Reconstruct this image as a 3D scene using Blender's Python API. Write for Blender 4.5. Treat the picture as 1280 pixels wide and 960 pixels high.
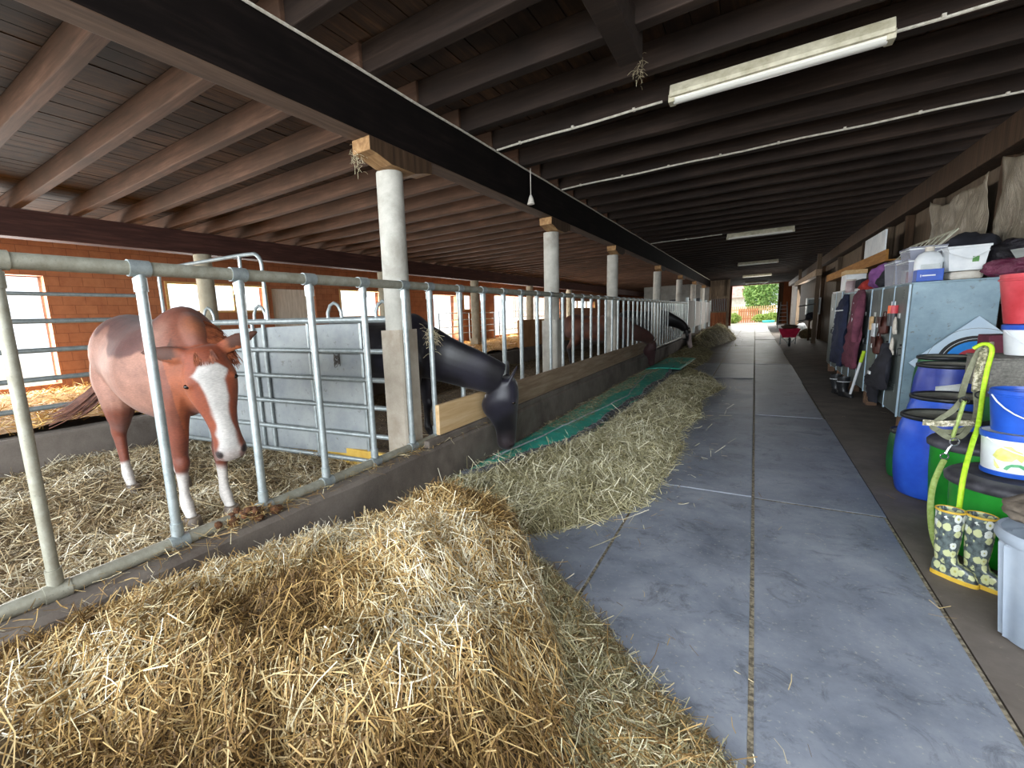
import bpy, bmesh, math, random
import numpy as np
from mathutils import Vector, Matrix, noise
for o in list(bpy.data.objects): bpy.data.objects.remove(o)
S = bpy.context.scene
COL = S.collection
PI = math.pi
H = 1.6
# ------------------------------------------------------------------ camera, sky, sun, light, exposure
R = [[0.8233974415047575, 0.04771979193288623, 0.5654551041252538], [0.04953355232742766, 0.9866103889374489, -0.155391015295357], [-0.5652991071258165, 0.1559575644160229, 0.8100087392023475]]
FPX, PCX, PCY = 559.025, 553.62, 491.37
def fw(r): return Vector((r[0], r[2], -r[1]))
cam = bpy.data.cameras.new('camera'); camo = bpy.data.objects.new('camera', cam); COL.objects.link(camo)
m3 = Matrix((fw(R[0]), -fw(R[1]), -fw(R[2]))).transposed()
camo.matrix_world = Matrix.Translation((0, 0, H)) @ m3.to_4x4()
cam.sensor_width = 36; cam.lens = FPX / 1280 * 36
cam.shift_x = (640 - PCX) / 1280; cam.shift_y = (PCY - 480) / 1280
cam.clip_start = 0.05; cam.clip_end = 500
S.camera = camo
S.view_settings.view_transform = 'Standard'; S.view_settings.look = 'None'
S.view_settings.gamma = 1; S.view_settings.use_curve_mapping = False
S.view_settings.exposure = 1.15
S.cycles.use_denoising = True
S.cycles.max_bounces = 8; S.cycles.diffuse_bounces = 5; S.cycles.transparent_max_bounces = 12
S.cycles.sample_clamp_indirect = 6
W = bpy.data.worlds.new('sky'); S.world = W; W.use_nodes = True
bg = W.node_tree.nodes['Background']
bg.inputs[0].default_value = (0.86, 0.93, 1.0, 1); bg.inputs[1].default_value = 1.0
def lamp(name, kind, loc, energy, color=(1, 1, 1), rot=(0, 0, 0), size=None, size_y=None, angle=None):
    d = bpy.data.lights.new(name, kind); d.energy = energy; d.color = color
    if size:
        d.shape = 'RECTANGLE'; d.size = size; d.size_y = size_y or size
    if angle: d.angle = angle
    o = bpy.data.objects.new(name, d); COL.objects.link(o); o.location = loc; o.rotation_euler = rot
    return o
def aim(v):  # euler for a light shining along v
    return Vector(v).to_track_quat('-Z', 'Y').to_euler()
lamp('sun', 'SUN', (-20, 0, 20), 2.2, (1.0, 0.93, 0.82), aim((0.80, 0.32, -0.62)), angle=0.009)
# daylight entering by the wide open end of the barn behind the camera
lamp('daylight_open_end', 'AREA', (-3.0, -8.5, 3.2), 1500, (0.88, 0.94, 1.0), aim((0, 1, -0.16)), 15, 6)
# added fill lamps, no real openings: ceiling behind the camera, and right wall
lamp('added_ceiling_fill', 'AREA', (-.6, -1.6, 3.58), 110, (0.86, 0.93, 1.0), aim((0, 1.3, -.6)), 3.4, 2.2)
lamp('added_side_fill', 'AREA', (2.52, .2, 2.3), 120, (0.90, 0.95, 1.0), aim((-1, .25, -.25)), 6.0, 1.6)
lamp('added_far_floor_fill', 'AREA', (2.5, 31, 1.4), 260, (1, .98, .94), aim((-1, -.1, -.2)), 7.0, 2.2)  # lamp added to brighten the far floor; no door stands here
# daylight through the openings of the long wall
for (y0, y1, z0, z1) in ((0.4, 3.1, 0.8, 2.9), (5.4, 8.3, 2.15, 2.9), (11.2, 13.4, 1.9, 2.9), (16.8, 18.8, 1.0, 2.8), (22.7, 33.0, 0.75, 2.9)):
    o = lamp('daylight_wall_opening', 'AREA', (-12.25, (y0 + y1) / 2, (z0 + z1) / 2), 36 * (y1 - y0) * (z1 - z0), (1.0, 0.97, 0.93), aim((1, 0, -0.05)), y1 - y0, z1 - z0)
lamp('daylight_far_door', 'AREA', (0.1, 50.8, 1.8), 200, (1, 1, 0.96), aim((0, -1, -0.1)), 3.6, 3.4)

# ------------------------------------------------------------------ helpers
class MB:
    def __init__(s): s.v = []; s.f = []; s.m = []
    def add(s, v, f, mi=0, M=None):
        b = len(s.v)
        if M is not None: v = [tuple(M @ Vector(p)) for p in v]
        s.v += [tuple(p) for p in v]; s.f += [tuple(b + i for i in q) for q in f]; s.m += [mi] * len(f); return s
    def box(s, a, b, mi=0, M=None):
        x0, y0, z0 = a; x1, y1, z1 = b
        v = [(x0, y0, z0), (x1, y0, z0), (x1, y1, z0), (x0, y1, z0), (x0, y0, z1), (x1, y0, z1), (x1, y1, z1), (x0, y1, z1)]
        return s.add(v, [(0, 3, 2, 1), (4, 5, 6, 7), (0, 1, 5, 4), (1, 2, 6, 5), (2, 3, 7, 6), (3, 0, 4, 7)], mi, M)
    def tube(s, pts, r, n=10, mi=0, cap=True, rr=None, ell=None, closed=False):
        pts = [Vector(p) for p in pts]; k = len(pts)
        rad = r if isinstance(r, (list, tuple)) else [r] * k
        v = []; t0 = None; u = None
        for i, p in enumerate(pts):
            if closed: t = (pts[(i + 1) % k] - pts[i - 1]).normalized()
            else: t = ((pts[min(i + 1, k - 1)] - pts[max(i - 1, 0)])).normalized()
            if u is None:
                a = Vector((0, 0, 1)) if abs(t.z) < .9 else Vector((1, 0, 0))
                u = (a - t * a.dot(t)).normalized()
            else:
                u = (u - t * u.dot(t)); u = u.normalized() if u.length > 1e-6 else t.orthogonal().normalized()
            w = t.cross(u)
            for j in range(n):
                an = 2 * PI * j / n
                e = ell if ell else (1, 1)
                v.append(p + (u * math.cos(an) * e[0] + w * math.sin(an) * e[1]) * rad[i])
        f = []
        for i in range(k if closed else k - 1):
            for j in range(n):
                a = i * n + j; b = i * n + (j + 1) % n; i2 = ((i + 1) % k) * n
                f.append((a, i2 + j, i2 + (j + 1) % n, b))
        if cap and not closed:
            f.append(tuple(range(n))); f.append(tuple((k - 1) * n + j for j in reversed(range(n))))
        return s.add(v, f, mi)
    def lathe(s, prof, n=32, mi=0, c=(0, 0, 0), sx=1, sy=1, cap=True, M=None):
        v = []
        for (r, z) in prof:
            for j in range(n):
                a = 2 * PI * j / n; v.append((c[0] + r * sx * math.cos(a), c[1] + r * sy * math.sin(a), c[2] + z))
        f = []
        for i in range(len(prof) - 1):
            for j in range(n):
                f.append((i * n + j, i * n + (j + 1) % n, (i + 1) * n + (j + 1) % n, (i + 1) * n + j))
        if cap:
            f.append(tuple(reversed(range(n)))); k = len(prof) - 1; f.append(tuple(k * n + j for j in range(n)))
        return s.add(v, f, mi, M)
    def prism(s, poly, z0, z1, mi=0, M=None):
        n = len(poly); v = [(x, y, z0) for x, y in poly] + [(x, y, z1) for x, y in poly]
        f = [tuple(reversed(range(n))), tuple(range(n, 2 * n))] + [(i, (i + 1) % n, n + (i + 1) % n, n + i) for i in range(n)]
        return s.add(v, f, mi, M)
    def grid(s, fn, nu, nv, mi=0, flip=False):
        v = [fn(i / nu, j / nv) for j in range(nv + 1) for i in range(nu + 1)]
        f = []
        for j in range(nv):
            for i in range(nu):
                a = j * (nu + 1) + i; q = (a, a + 1, a + nu + 2, a + nu + 1)
                f.append(q[::-1] if flip else q)
        return s.add(v, f, mi)
    def build(s, name, mats, parent=None, smooth=True, bevel=0, angle=40, solid=0, sub=0):
        me = bpy.data.meshes.new(name); me.from_pydata([tuple(p) for p in s.v], [], s.f)
        mats = mats if isinstance(mats, (list, tuple)) else [mats]
        for m in mats: me.materials.append(m)
        me.polygons.foreach_set('material_index', s.m)
        if smooth:
            me.polygons.foreach_set('use_smooth', [True] * len(s.f)); me.set_sharp_from_angle(angle=math.radians(angle))
        me.update()
        o = bpy.data.objects.new(name, me); COL.objects.link(o)
        if parent: o.parent = parent
        if solid:
            q = o.modifiers.new('solid', 'SOLIDIFY'); q.thickness = solid; q.offset = 0
        if bevel:
            q = o.modifiers.new('bevel', 'BEVEL'); q.width = bevel; q.segments = 2; q.limit_method = 'ANGLE'; q.angle_limit = math.radians(50)
        if sub:
            q = o.modifiers.new('sub', 'SUBSURF'); q.levels = sub; q.render_levels = sub
        return o
def tag(o, label=None, cat=None, group=None, kind=None):
    if label: o['label'] = label
    if cat: o['category'] = cat
    if group: o['group'] = group
    if kind: o['kind'] = kind
    return o
def empty(name, loc=(0, 0, 0), rz=0, rot=None):
    o = bpy.data.objects.new(name, None); COL.objects.link(o); o.location = loc
    o.rotation_euler = rot if rot else (0, 0, rz); o.empty_display_size = .1
    return o
def struct(o): o['kind'] = 'structure'; return o
def copy_tree(o, parent=None):
    c = o.copy(); COL.objects.link(c)
    if parent: c.parent = parent
    for ch in list(o.children): copy_tree(ch, c)
    return c

# ------------------------------------------------------------------ materials
def sl(c):
    if isinstance(c, str):
        c = c.lstrip('#'); c = [int(c[i:i + 2], 16) / 255 for i in (0, 2, 4)]
        c = [x / 12.92 if x <= .04045 else ((x + .055) / 1.055) ** 2.4 for x in c]
    return (c[0], c[1], c[2], 1)
class NT:
    def __init__(s, name):
        s.mat = bpy.data.materials.new(name); s.mat.use_nodes = True; s.n = s.mat.node_tree.nodes; s.l = s.mat.node_tree.links
        s.b = s.n['Principled BSDF']; s.tc = None
    def node(s, t, **k):
        q = s.n.new(t)
        for a, b in k.items(): setattr(q, a, b)
        return q
    def put(s, sock, v):
        if isinstance(v, bpy.types.NodeSocket): s.l.new(v, sock)
        elif isinstance(v, (tuple, list)) and len(v) == 3 and sock.type == 'RGBA': sock.default_value = (*v, 1)
        else: sock.default_value = v
    def coord(s, kind='Object', scale=(1, 1, 1), rot=(0, 0, 0)):
        if kind == 'World':
            src = s.node('ShaderNodeNewGeometry').outputs['Position']
        else:
            if not s.tc: s.tc = s.node('ShaderNodeTexCoord')
            src = s.tc.outputs[kind]
        m = s.node('ShaderNodeMapping'); s.l.new(src, m.inputs[0]); m.inputs['Scale'].default_value = scale; m.inputs['Rotation'].default_value = rot
        return m.outputs[0]
    def noise(s, vec, scale=5, detail=5, rough=.6, dist=0):
        q = s.node('ShaderNodeTexNoise'); s.l.new(vec, q.inputs['Vector']); q.inputs['Scale'].default_value = scale
        q.inputs['Detail'].default_value = detail; q.inputs['Roughness'].default_value = rough; q.inputs['Distortion'].default_value = dist
        return q.outputs['Fac']
    def ramp(s, fac, stops):
        q = s.node('ShaderNodeValToRGB'); s.l.new(fac, q.inputs[0]); e = q.color_ramp.elements
        while len(e) < len(stops): e.new(.5)
        for i, (p, c) in enumerate(stops):
            e[i].position = p; e[i].color = sl(c)
        return q.outputs[0]
    def mix(s, fac, a, b, mode='MIX'):
        q = s.node('ShaderNodeMix', data_type='RGBA', blend_type=mode)
        s.put(q.inputs[0], fac); s.put(q.inputs[6], a); s.put(q.inputs[7], b)
        return q.outputs[2]
    def math(s, op, a, b=0, clamp=False):
        q = s.node('ShaderNodeMath', operation=op, use_clamp=clamp); s.put(q.inputs[0], a); s.put(q.inputs[1], b); return q.outputs[0]
    def bump(s, h, st=.3, d=.01):
        q = s.node('ShaderNodeBump'); s.l.new(h, q.inputs['Height']); q.inputs['Strength'].default_value = st; q.inputs['Distance'].default_value = d
        s.l.new(q.outputs[0], s.b.inputs['Normal'])
    def attr(s, name):
        return s.node('ShaderNodeAttribute', attribute_name=name)
    def sep(s, vec):
        q = s.node('ShaderNodeSeparateXYZ'); s.l.new(vec, q.inputs[0]); return q.outputs
def simple(name, c1, c2=None, rough=.6, metal=0, sc=6, bump=0, world=False, stretch=(1, 1, 1), detail=5, lo=.35, hi=.65, spec=None, trans=0, alpha=None, bd=.01):
    t = NT(name); vec = t.coord('World' if world else 'Object', stretch)
    n = t.noise(vec, sc, detail)
    if c2 is None: t.b.inputs['Base Color'].default_value = sl(c1)
    else: t.l.new(t.ramp(n, [(lo, c1), (hi, c2)]), t.b.inputs['Base Color'])
    t.b.inputs['Roughness'].default_value = rough; t.b.inputs['Metallic'].default_value = metal
    if spec is not None: t.b.inputs['Specular IOR Level'].default_value = spec
    if trans: t.b.inputs['Transmission Weight'].default_value = trans
    if alpha is not None: t.b.inputs['Alpha'].default_value = alpha
    if bump: t.bump(t.noise(vec, sc * 3, 6), bump, bd)
    return t.mat
def wood(name, dark, mid, light, axis=0, rough=.8, world=True, sc=1.0, stain=None, bump=.35, spec=.3):
    t = NT(name); st = [9, 9, 9]; st[axis] = .6
    vec = t.coord('World' if world else 'Object', tuple(x * sc for x in st))
    n = t.noise(vec, 2.2, 8, .65, .4)
    c = t.ramp(n, [(.25, dark), (.5, mid), (.75, light)])
    big = t.noise(t.coord('World' if world else 'Object', (1, 1, 1)), 1.3, 4, .6)
    c = t.mix(t.ramp(big, [(.35, '#000000'), (.7, '#ffffff')]), c, sl(stain or dark), 'MIX') if stain else c
    t.l.new(c, t.b.inputs['Base Color']); t.b.inputs['Roughness'].default_value = rough; t.b.inputs['Specular IOR Level'].default_value = spec
    if bump: t.bump(n, bump, .006)
    return t.mat
M = {}
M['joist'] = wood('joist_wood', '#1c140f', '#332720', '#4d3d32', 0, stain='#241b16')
M['joist_lit'] = wood('joist_wood_lit', '#37271b', '#5d4334', '#785a48', 0, stain='#493629')  # warmer and lighter: light on the left joists put into the colour
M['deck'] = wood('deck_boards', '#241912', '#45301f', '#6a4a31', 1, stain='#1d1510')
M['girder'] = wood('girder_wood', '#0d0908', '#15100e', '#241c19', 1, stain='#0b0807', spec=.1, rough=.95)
M['girder_warm'] = wood('plate_wood', '#2e1c19', '#432923', '#5a3a31', 1)
M['corbel'] = wood('corbel_wood', '#6b4d31', '#94714b', '#b59468', 1)
M['plank'] = wood('plank_weathered', '#7a6450', '#98826a', '#b3a08a', 1)
M['plank_new'] = wood('plank_pale', '#c09a6a', '#d3b283', '#e0c69c', 1)
M['wallwood'] = wood('wall_boards', '#3f3429', '#5b4d3e', '#766753', 2)
M['darkwood'] = wood('dark_post', '#2b1d15', '#42301f', '#5a4433', 2)
M['redwood'] = wood('red_brown_boards', '#4a2817', '#6b3d22', '#87532f', 2)
def m_galv(name='galvanised', a='#8d9696', b='#b4bcbc', rough=.42, metal=.55, sc=14):
    t = NT(name); v = t.coord('World'); n = t.noise(v, sc, 6, .7); n2 = t.noise(v, sc * 6, 4, .7)
    c = t.ramp(n, [(.3, a), (.7, b)]); c = t.mix(t.ramp(n2, [(.6, '#000000'), (.75, '#ffffff')]), c, sl('#6a6a60'))
    t.l.new(c, t.b.inputs['Base Color']); t.b.inputs['Metallic'].default_value = metal; t.b.inputs['Roughness'].default_value = rough
    t.bump(n2, .15, .002); return t.mat
M['galv'] = m_galv()
M['galv_worn'] = m_galv('galvanised_worn', '#84806f', '#a5a496', .55, .35)
M['sheet'] = m_galv('steel_sheet', '#83898d', '#a7aba9', .5, .3, 2.5)
def m_conc(name, a, b, stain, sc=3, rough=.85, bump=.4):
    t = NT(name); v = t.coord('World'); n = t.noise(v, sc, 10, .65); s2 = t.noise(v, sc * .4, 6, .6, .3); f = t.noise(v, sc * 25, 3, .6)
    c = t.ramp(n, [(.3, a), (.7, b)]); c = t.mix(t.ramp(s2, [(.5, '#000000'), (.68, '#ffffff')]), c, sl(stain))
    c = t.mix(.25, c, t.ramp(f, [(.3, a), (.7, b)]))
    t.l.new(c, t.b.inputs['Base Color']); t.b.inputs['Roughness'].default_value = rough; t.bump(n, bump, .006); return t.mat
M['kerb'] = m_conc('kerb_concrete', '#5c524b', '#82796f', '#463c35')
M['conc_col'] = m_conc('column_concrete', '#9c998f', '#c0bdb3', '#858075', 6)
M['conc_base'] = m_conc('column_base_concrete', '#9a8f7f', '#bcb3a4', '#8a7c69', 5)
M['conc_old'] = m_conc('column_concrete_old', '#8c8674', '#a9a38f', '#6f6957', 5)
M['ground'] = m_conc('outer_ground', '#a8a294', '#c4bfb1', '#989080', 1)
# aisle slabs
t = NT('aisle_slabs'); v = t.coord('World'); n = t.noise(v, 1.6, 10, .7, .3); n2 = t.noise(v, 9, 8, .75); n3 = t.noise(v, .55, 4, .6)
c = t.ramp(n, [(.3, '#636a78'), (.5, '#878e9b'), (.68, '#a5aab3')])
c = t.mix(t.ramp(n2, [(.35, '#000000'), (.75, '#aaaaaa')]), c, sl('#9ea2a9'))
c = t.mix(t.ramp(n3, [(.45, '#000000'), (.75, '#777777')]), c, sl('#5c5f67'))
st_ = t.noise(v, 3.7, 9, .8, .8); c = t.mix(t.ramp(st_, [(.53, '#000000'), (.64, '#cccccc')]), c, sl('#50535b'))
sp = t.noise(v, 48, 3, .6); c = t.mix(t.ramp(sp, [(.62, '#000000'), (.72, '#bbbbbb')]), c, sl('#c8c4b4'))
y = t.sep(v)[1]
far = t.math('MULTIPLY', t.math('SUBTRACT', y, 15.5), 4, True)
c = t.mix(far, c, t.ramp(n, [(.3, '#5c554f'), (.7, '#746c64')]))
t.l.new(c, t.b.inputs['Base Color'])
t.l.new(t.ramp(n, [(.3, '#a0a0a0'), (.7, '#c8c8c8')]), t.b.inputs['Roughness'])
t.b.inputs['Specular IOR Level'].default_value = .3
t.bump(t.math('ADD', n, t.math('MULTIPLY', n2, .5)), .25, .005); M['slab'] = t.mat
M['joint'] = simple('slab_joint', '#5f574a', '#a39880', rough=.95, sc=45, world=True, bump=.6, lo=.4, hi=.6)
t = NT('side_floor'); v = t.coord('World'); n = t.noise(v, 2.2, 10, .7); n2 = t.noise(v, 30, 4, .7)
c = t.ramp(n, [(.3, '#5f5750'), (.7, '#847a70')]); c = t.mix(t.ramp(n2, [(.62, '#000000'), (.7, '#888888')]), c, sl('#b3a88f'))
t.l.new(c, t.b.inputs['Base Color']); t.b.inputs['Roughness'].default_value = .8; t.bump(n, .4, .008); M['sidefloor'] = t.mat
# brick
t = NT('clay_block'); v = t.coord('World')
s_ = t.sep(v); cb = t.node('ShaderNodeCombineXYZ'); t.l.new(s_[1], cb.inputs[0]); t.l.new(s_[2], cb.inputs[1])
br = t.node('ShaderNodeTexBrick'); t.l.new(cb.outputs[0], br.inputs['Vector'])
br.inputs['Scale'].default_value = 1; br.inputs['Brick Width'].default_value = .40; br.inputs['Row Height'].default_value = .195
br.inputs['Mortar Size'].default_value = .008; br.inputs['Color1'].default_value = sl('#a66a45'); br.inputs['Color2'].default_value = sl('#95593a')
br.inputs['Mortar'].default_value = sl('#6e3c22'); br.inputs['Bias'].default_value = 0
n = t.noise(v, 4, 8, .7); c = t.mix(.45, br.outputs['Color'], t.ramp(n, [(.3, '#7a4c33'), (.7, '#b47b55')]), 'MIX')
t.l.new(c, t.b.inputs['Base Color']); t.b.inputs['Roughness'].default_value = .85; t.bump(br.outputs['Fac'], -.5, .01); M['brick'] = t.mat

# straw: one colour value per straw stored in the mesh
def m_straw(name, stops, rough=.6, trans=.0):
    t = NT(name); a = t.attr('tone')
    c = t.ramp(a.outputs['Fac'], stops); t.l.new(c, t.b.inputs['Base Color']); t.b.inputs['Roughness'].default_value = rough
    t.b.inputs['Specular IOR Level'].default_value = .35
    return t.mat
M['straw_gold'] = m_straw('straw_gold', [(0, '#5d4526'), (.25, '#8c6d3f'), (.5, '#ae8f58'), (.75, '#c6b081'), (.9, '#d9ceab'), (1, '#e8e0c8')])
M['straw_green'] = m_straw('hay_green', [(0, '#6b6244'), (.3, '#978e66'), (.6, '#bcb48c'), (.85, '#dbd5b4'), (1, '#efeacf')])
M['straw_bed'] = m_straw('straw_bed', [(0, '#655238'), (.3, '#9a8460'), (.6, '#bfad86'), (.85, '#dacfb0'), (1, '#ebe3cc')])
M['straw_warm'] = m_straw('straw_warm', [(0, '#8a5f28'), (.35, '#b98638'), (.7, '#d7a957'), (1, '#efd08c')])
M['under_gold_shade'] = simple('straw_under_shade', '#33271a', '#67522f', rough=.95, sc=30, world=True, bump=.8)  # kept dark: shade in the gaps between straws put into the colour
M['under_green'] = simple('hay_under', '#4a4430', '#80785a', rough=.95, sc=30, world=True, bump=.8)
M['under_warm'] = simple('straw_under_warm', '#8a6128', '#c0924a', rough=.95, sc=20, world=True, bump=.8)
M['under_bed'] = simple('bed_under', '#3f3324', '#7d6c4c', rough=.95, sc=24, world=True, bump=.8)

def nz(x, y, s=1.0, seed=0.0): return noise.noise(Vector((x * s + seed, y * s - seed * .7, seed * 1.3)))
def strands(name, hfn, dens_pts, length=(.08, .22), width=(.003, .006), lift=.35, mat=None, parent=None, seed=1, tone=(0.0, 1.0), tone_fn=None, up=0.0, dirfn=None, segs=2):
    """thin folded straws lying on a height field; dens_pts is an (N,2) array"""
    rs = np.random.RandomState(seed); N = len(dens_pts)
    P = np.zeros((N, 3)); G = np.zeros((N, 2))
    e = .02
    for i, (x, y) in enumerate(dens_pts):
        h = hfn(x, y); P[i] = (x, y, h); G[i] = ((hfn(x + e, y) - h) / e, (hfn(x, y + e) - h) / e)
    G = np.clip(G, -2.5, 2.5)
    ang = rs.uniform(0, 2 * PI, N)
    if dirfn is not None: ang = dirfn(P, ang, rs)
    L = rs.uniform(length[0], length[1], N) * (.6 + .8 * rs.rand(N)); Wd = rs.uniform(width[0], width[1], N)
    d = np.stack([np.cos(ang), np.sin(ang)], 1); dz = (G * d).sum(1) + rs.normal(0, lift, N) * .6 + up
    D = np.stack([d[:, 0], d[:, 1], dz], 1); D /= np.linalg.norm(D, axis=1)[:, None]
    Nn = np.stack([-G[:, 0], -G[:, 1], np.ones(N)], 1); Nn /= np.linalg.norm(Nn, axis=1)[:, None]
    roll = rs.normal(0, .5, N)
    Sd = np.cross(D, Nn); Sd /= np.linalg.norm(Sd, axis=1)[:, None] + 1e-9
    Sd = Sd * np.cos(roll)[:, None] + np.cross(D, Sd) * np.sin(roll)[:, None]
    base = P + Nn * (rs.rand(N) ** 2 * .035 + .002)[:, None]
    bend = rs.normal(0, .12, N) * L
    V = []
    ts = np.linspace(-.5, .5, segs + 1)
    for tt in ts:
        c = base + D * (tt * L)[:, None] + Nn * (-(bend) * (4 * tt * tt))[:, None] * 1.0 + Sd * (bend * .8 * (1 - 4 * tt * tt))[:, None]
        V.append(c - Sd * (Wd / 2)[:, None]); V.append(c + Sd * (Wd / 2)[:, None])
    k = len(V); A = np.stack(V, 1).reshape(-1, 3)
    idx = np.arange(N) * k
    F = []
    for q in range(segs): F.append(np.stack([idx + 2 * q, idx + 2 * q + 1, idx + 2 * q + 3, idx + 2 * q + 2], 1))
    F = np.stack(F, 1).reshape(-1, 4)
    me = bpy.data.meshes.new(name); me.vertices.add(len(A)); me.vertices.foreach_set('co', A.ravel())
    me.loops.add(F.size); me.loops.foreach_set('vertex_index', F.ravel().astype(np.int32))
    me.polygons.add(len(F)); me.polygons.foreach_set('loop_start', (np.arange(len(F)) * 4).astype(np.int32)); me.polygons.foreach_set('loop_total', np.full(len(F), 4, np.int32))
    tn = rs.uniform(tone[0], tone[1], N)
    if tone_fn is not None: tn = np.clip(tone_fn(P, tn), 0, 1)
    at = me.attributes.new('tone', 'FLOAT', 'POINT'); at.data.foreach_set('value', np.repeat(tn, k).astype(np.float32))
    me.materials.append(mat); me.update(); me.validate()
    o = bpy.data.objects.new(name, me); COL.objects.link(o)
    if parent: o.parent = parent
    return o
def heightmesh(name, hfn, x0, x1, y0, y1, step, mat, parent=None, clip=-.02):
    nx = int((x1 - x0) / step); ny = int((y1 - y0) / step)
    b = MB(); b.grid(lambda u, v: (x0 + u * (x1 - x0), y0 + v * (y1 - y0), hfn(x0 + u * (x1 - x0), y0 + v * (y1 - y0))), nx, ny)
    return b.build(name, mat, parent, angle=180)
def scatter(n, x0, x1, y0, y1, accept, seed):
    rs = np.random.RandomState(seed); out = []
    while len(out) < n:
        x = rs.uniform(x0, x1); y = rs.uniform(y0, y1); p = accept(x, y)
        if p > 0 and rs.rand() < p: out.append((x, y))
    return np.array(out)
def polydist(x, y, poly):
    ins = False; dm = 1e9; n = len(poly)
    for i in range(n):
        x1, y1 = poly[i]; x2, y2 = poly[(i + 1) % n]
        if (y1 > y) != (y2 > y) and x < (x2 - x1) * (y - y1) / (y2 - y1) + x1: ins = not ins
        dx, dy = x2 - x1, y2 - y1; tt = max(0, min(1, ((x - x1) * dx + (y - y1) * dy) / (dx * dx + dy * dy)))
        dm = min(dm, math.hypot(x - x1 - tt * dx, y - y1 - tt * dy))
    return dm if ins else -dm

# ================================================================== STRUCTURE
random.seed(4)
# floor of the aisle: big slabs with joints, side strip a little lower
b = MB(); b.box((-12.0, -4.0, -.25), (2.6, 50.0, -.03)); struct(b.build('floor', M['sidefloor'], smooth=False))
b = MB()
xs = [-2.47, -1.575, -.76, .065, .885]
ys = [-4, -2.9, .78, 4.45, 8.1, 11.8, 15.5, 19.2, 23, 27.3, 31, 35, 39, 43, 47, 50]
bj_ = MB(); bj_.box((-2.47, -4, -.028), (.889, 50, -.006)); struct(bj_.build('floor', M['joint'], smooth=False))
for i in range(4):
    for j in range(len(ys) - 1):
        dz = random.uniform(-.004, .006); x1 = xs[i + 1] + (.02 if (i == 3 and j % 2) else 0)
        b.box((xs[i] + .009, ys[j] + .009, -.03), (x1 - .009, ys[j + 1] - .009, dz))
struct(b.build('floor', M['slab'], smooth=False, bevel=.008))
b = MB(); b.box((-.745, 12.3, .002), (.05, 15.4, .012)); tag(b.build('floor_sheen', simple('painted_sheen', '#8b8e93', '#9ea1a5', rough=.45, sc=4, world=True), smooth=False, bevel=.003), 'pale painted sheen on the aisle floor beside the end of the hay ridge', 'plate')  # sheen on the floor painted as a pale thin box
b = MB(); b.box((.9, -4, -.03), (2.6, 50, -.012)); struct(b.build('floor', M['sidefloor'], smooth=False))
b = MB(); b.box((-60, 50, -.3), (60, 120, -.02)); b.box((-60, -30, -.3), (60, -4.0, -.02)); b.box((-60, -4, -.3), (-12.4, 50, -.02)); struct(b.build('floor', M['ground'], smooth=False))

# brick wall with openings  (y0,y1,z0,z1)
opens = [(-4.0, 3.15, .72, 2.93), (5.45, 8.3, 2.15, 2.93), (8.45, 10.1, .75, 2.86), (11.15, 13.4, 1.92, 2.93), (13.72, 14.9, 1.92, 2.93), (16.8, 18.8, .72, 2.86), (19.35, 20.6, 2.14, 2.93), (22.65, 33.0, .74, 2.95), (35.0, 42.0, 2.2, 2.85)]
b = MB(); X0, X1 = -12.4, -12.0
cur = -4.0
for (y0, y1, z0, z1) in opens:
    if y0 > cur: b.box((X0, cur, -.1), (X1, y0, 3.62))
    b.box((X0, y0, -.1), (X1, y1, z0)); b.box((X0, y0, z1), (X1, y1, 3.62)); cur = y1
b.box((X0, cur, -.1), (X1, 50, 3.62)); struct(b.build('wall_left', M['brick'], smooth=False))
# window frames
M['frame'] = wood('window_frame_wood', '#a07a45', '#c39c62', '#dcc08c', 1)
M['pale_panel'] = simple('pale_panel', '#c9c4b4', '#e6e2d6', sc=3, world=True, stretch=(1, 6, .6), rough=.7)
def frame(n, y0, y1, z0, z1, mull=()):
    b = MB(); w = .06; x0, x1 = -12.08, -11.97
    b.box((x0, y0, z0), (x1, y0 + w, z1)); b.box((x0, y1 - w, z0), (x1, y1, z1)); b.box((x0, y0 + w, z0), (x1, y1 - w, z0 + w)); b.box((x0, y0 + w, z1 - w), (x1, y1 - w, z1))
    for m_ in mull: b.box((x0, m_, z0 + w), (x1, m_ + w, z1 - w))
    struct(b.build('window_%d' % n, M['frame'], smooth=False, bevel=.004))
frame(1, 5.45, 8.3, 2.15, 2.93, (7.2,)); frame(2, 11.15, 13.4, 1.92, 2.93); frame(3, 13.72, 14.9, 1.92, 2.93); frame(4, 19.35, 20.6, 2.14, 2.93); frame(5, 35, 42, 2.2, 2.85, (37, 39.5))
b = MB(); b.box((-12.2, 8.45, .75), (-12.15, 10.1, 2.86)); struct(b.build('door_1', M['pale_panel'], smooth=False))
# right wall: board wall with posts
b = MB(); b.box((2.55, -4, -.1), (2.7, 50, 3.62)); struct(b.build('wall_right', M['wallwood'], smooth=False))
# far wall either side of the tall doorway
b = MB(); b.box((-12, 50, -.1), (-1.8, 50.2, 3.9)); b.box((1.95, 50, -.1), (2.7, 50.2, 3.9)); b.box((-1.8, 50, 3.58), (1.95, 50.2, 3.9)); struct(b.build('wall_back', M['redwood'], smooth=False))
# ceiling deck
b = MB()
for i in range(72):
    pass
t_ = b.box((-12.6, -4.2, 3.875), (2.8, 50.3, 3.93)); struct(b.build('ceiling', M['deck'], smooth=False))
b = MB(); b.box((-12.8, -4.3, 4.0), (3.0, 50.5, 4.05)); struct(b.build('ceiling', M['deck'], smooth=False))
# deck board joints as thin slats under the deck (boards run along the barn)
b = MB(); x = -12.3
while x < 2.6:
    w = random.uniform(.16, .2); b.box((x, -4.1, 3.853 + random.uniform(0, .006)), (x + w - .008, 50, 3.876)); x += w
struct(b.build('ceiling', M['deck'], smooth=False))
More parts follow.
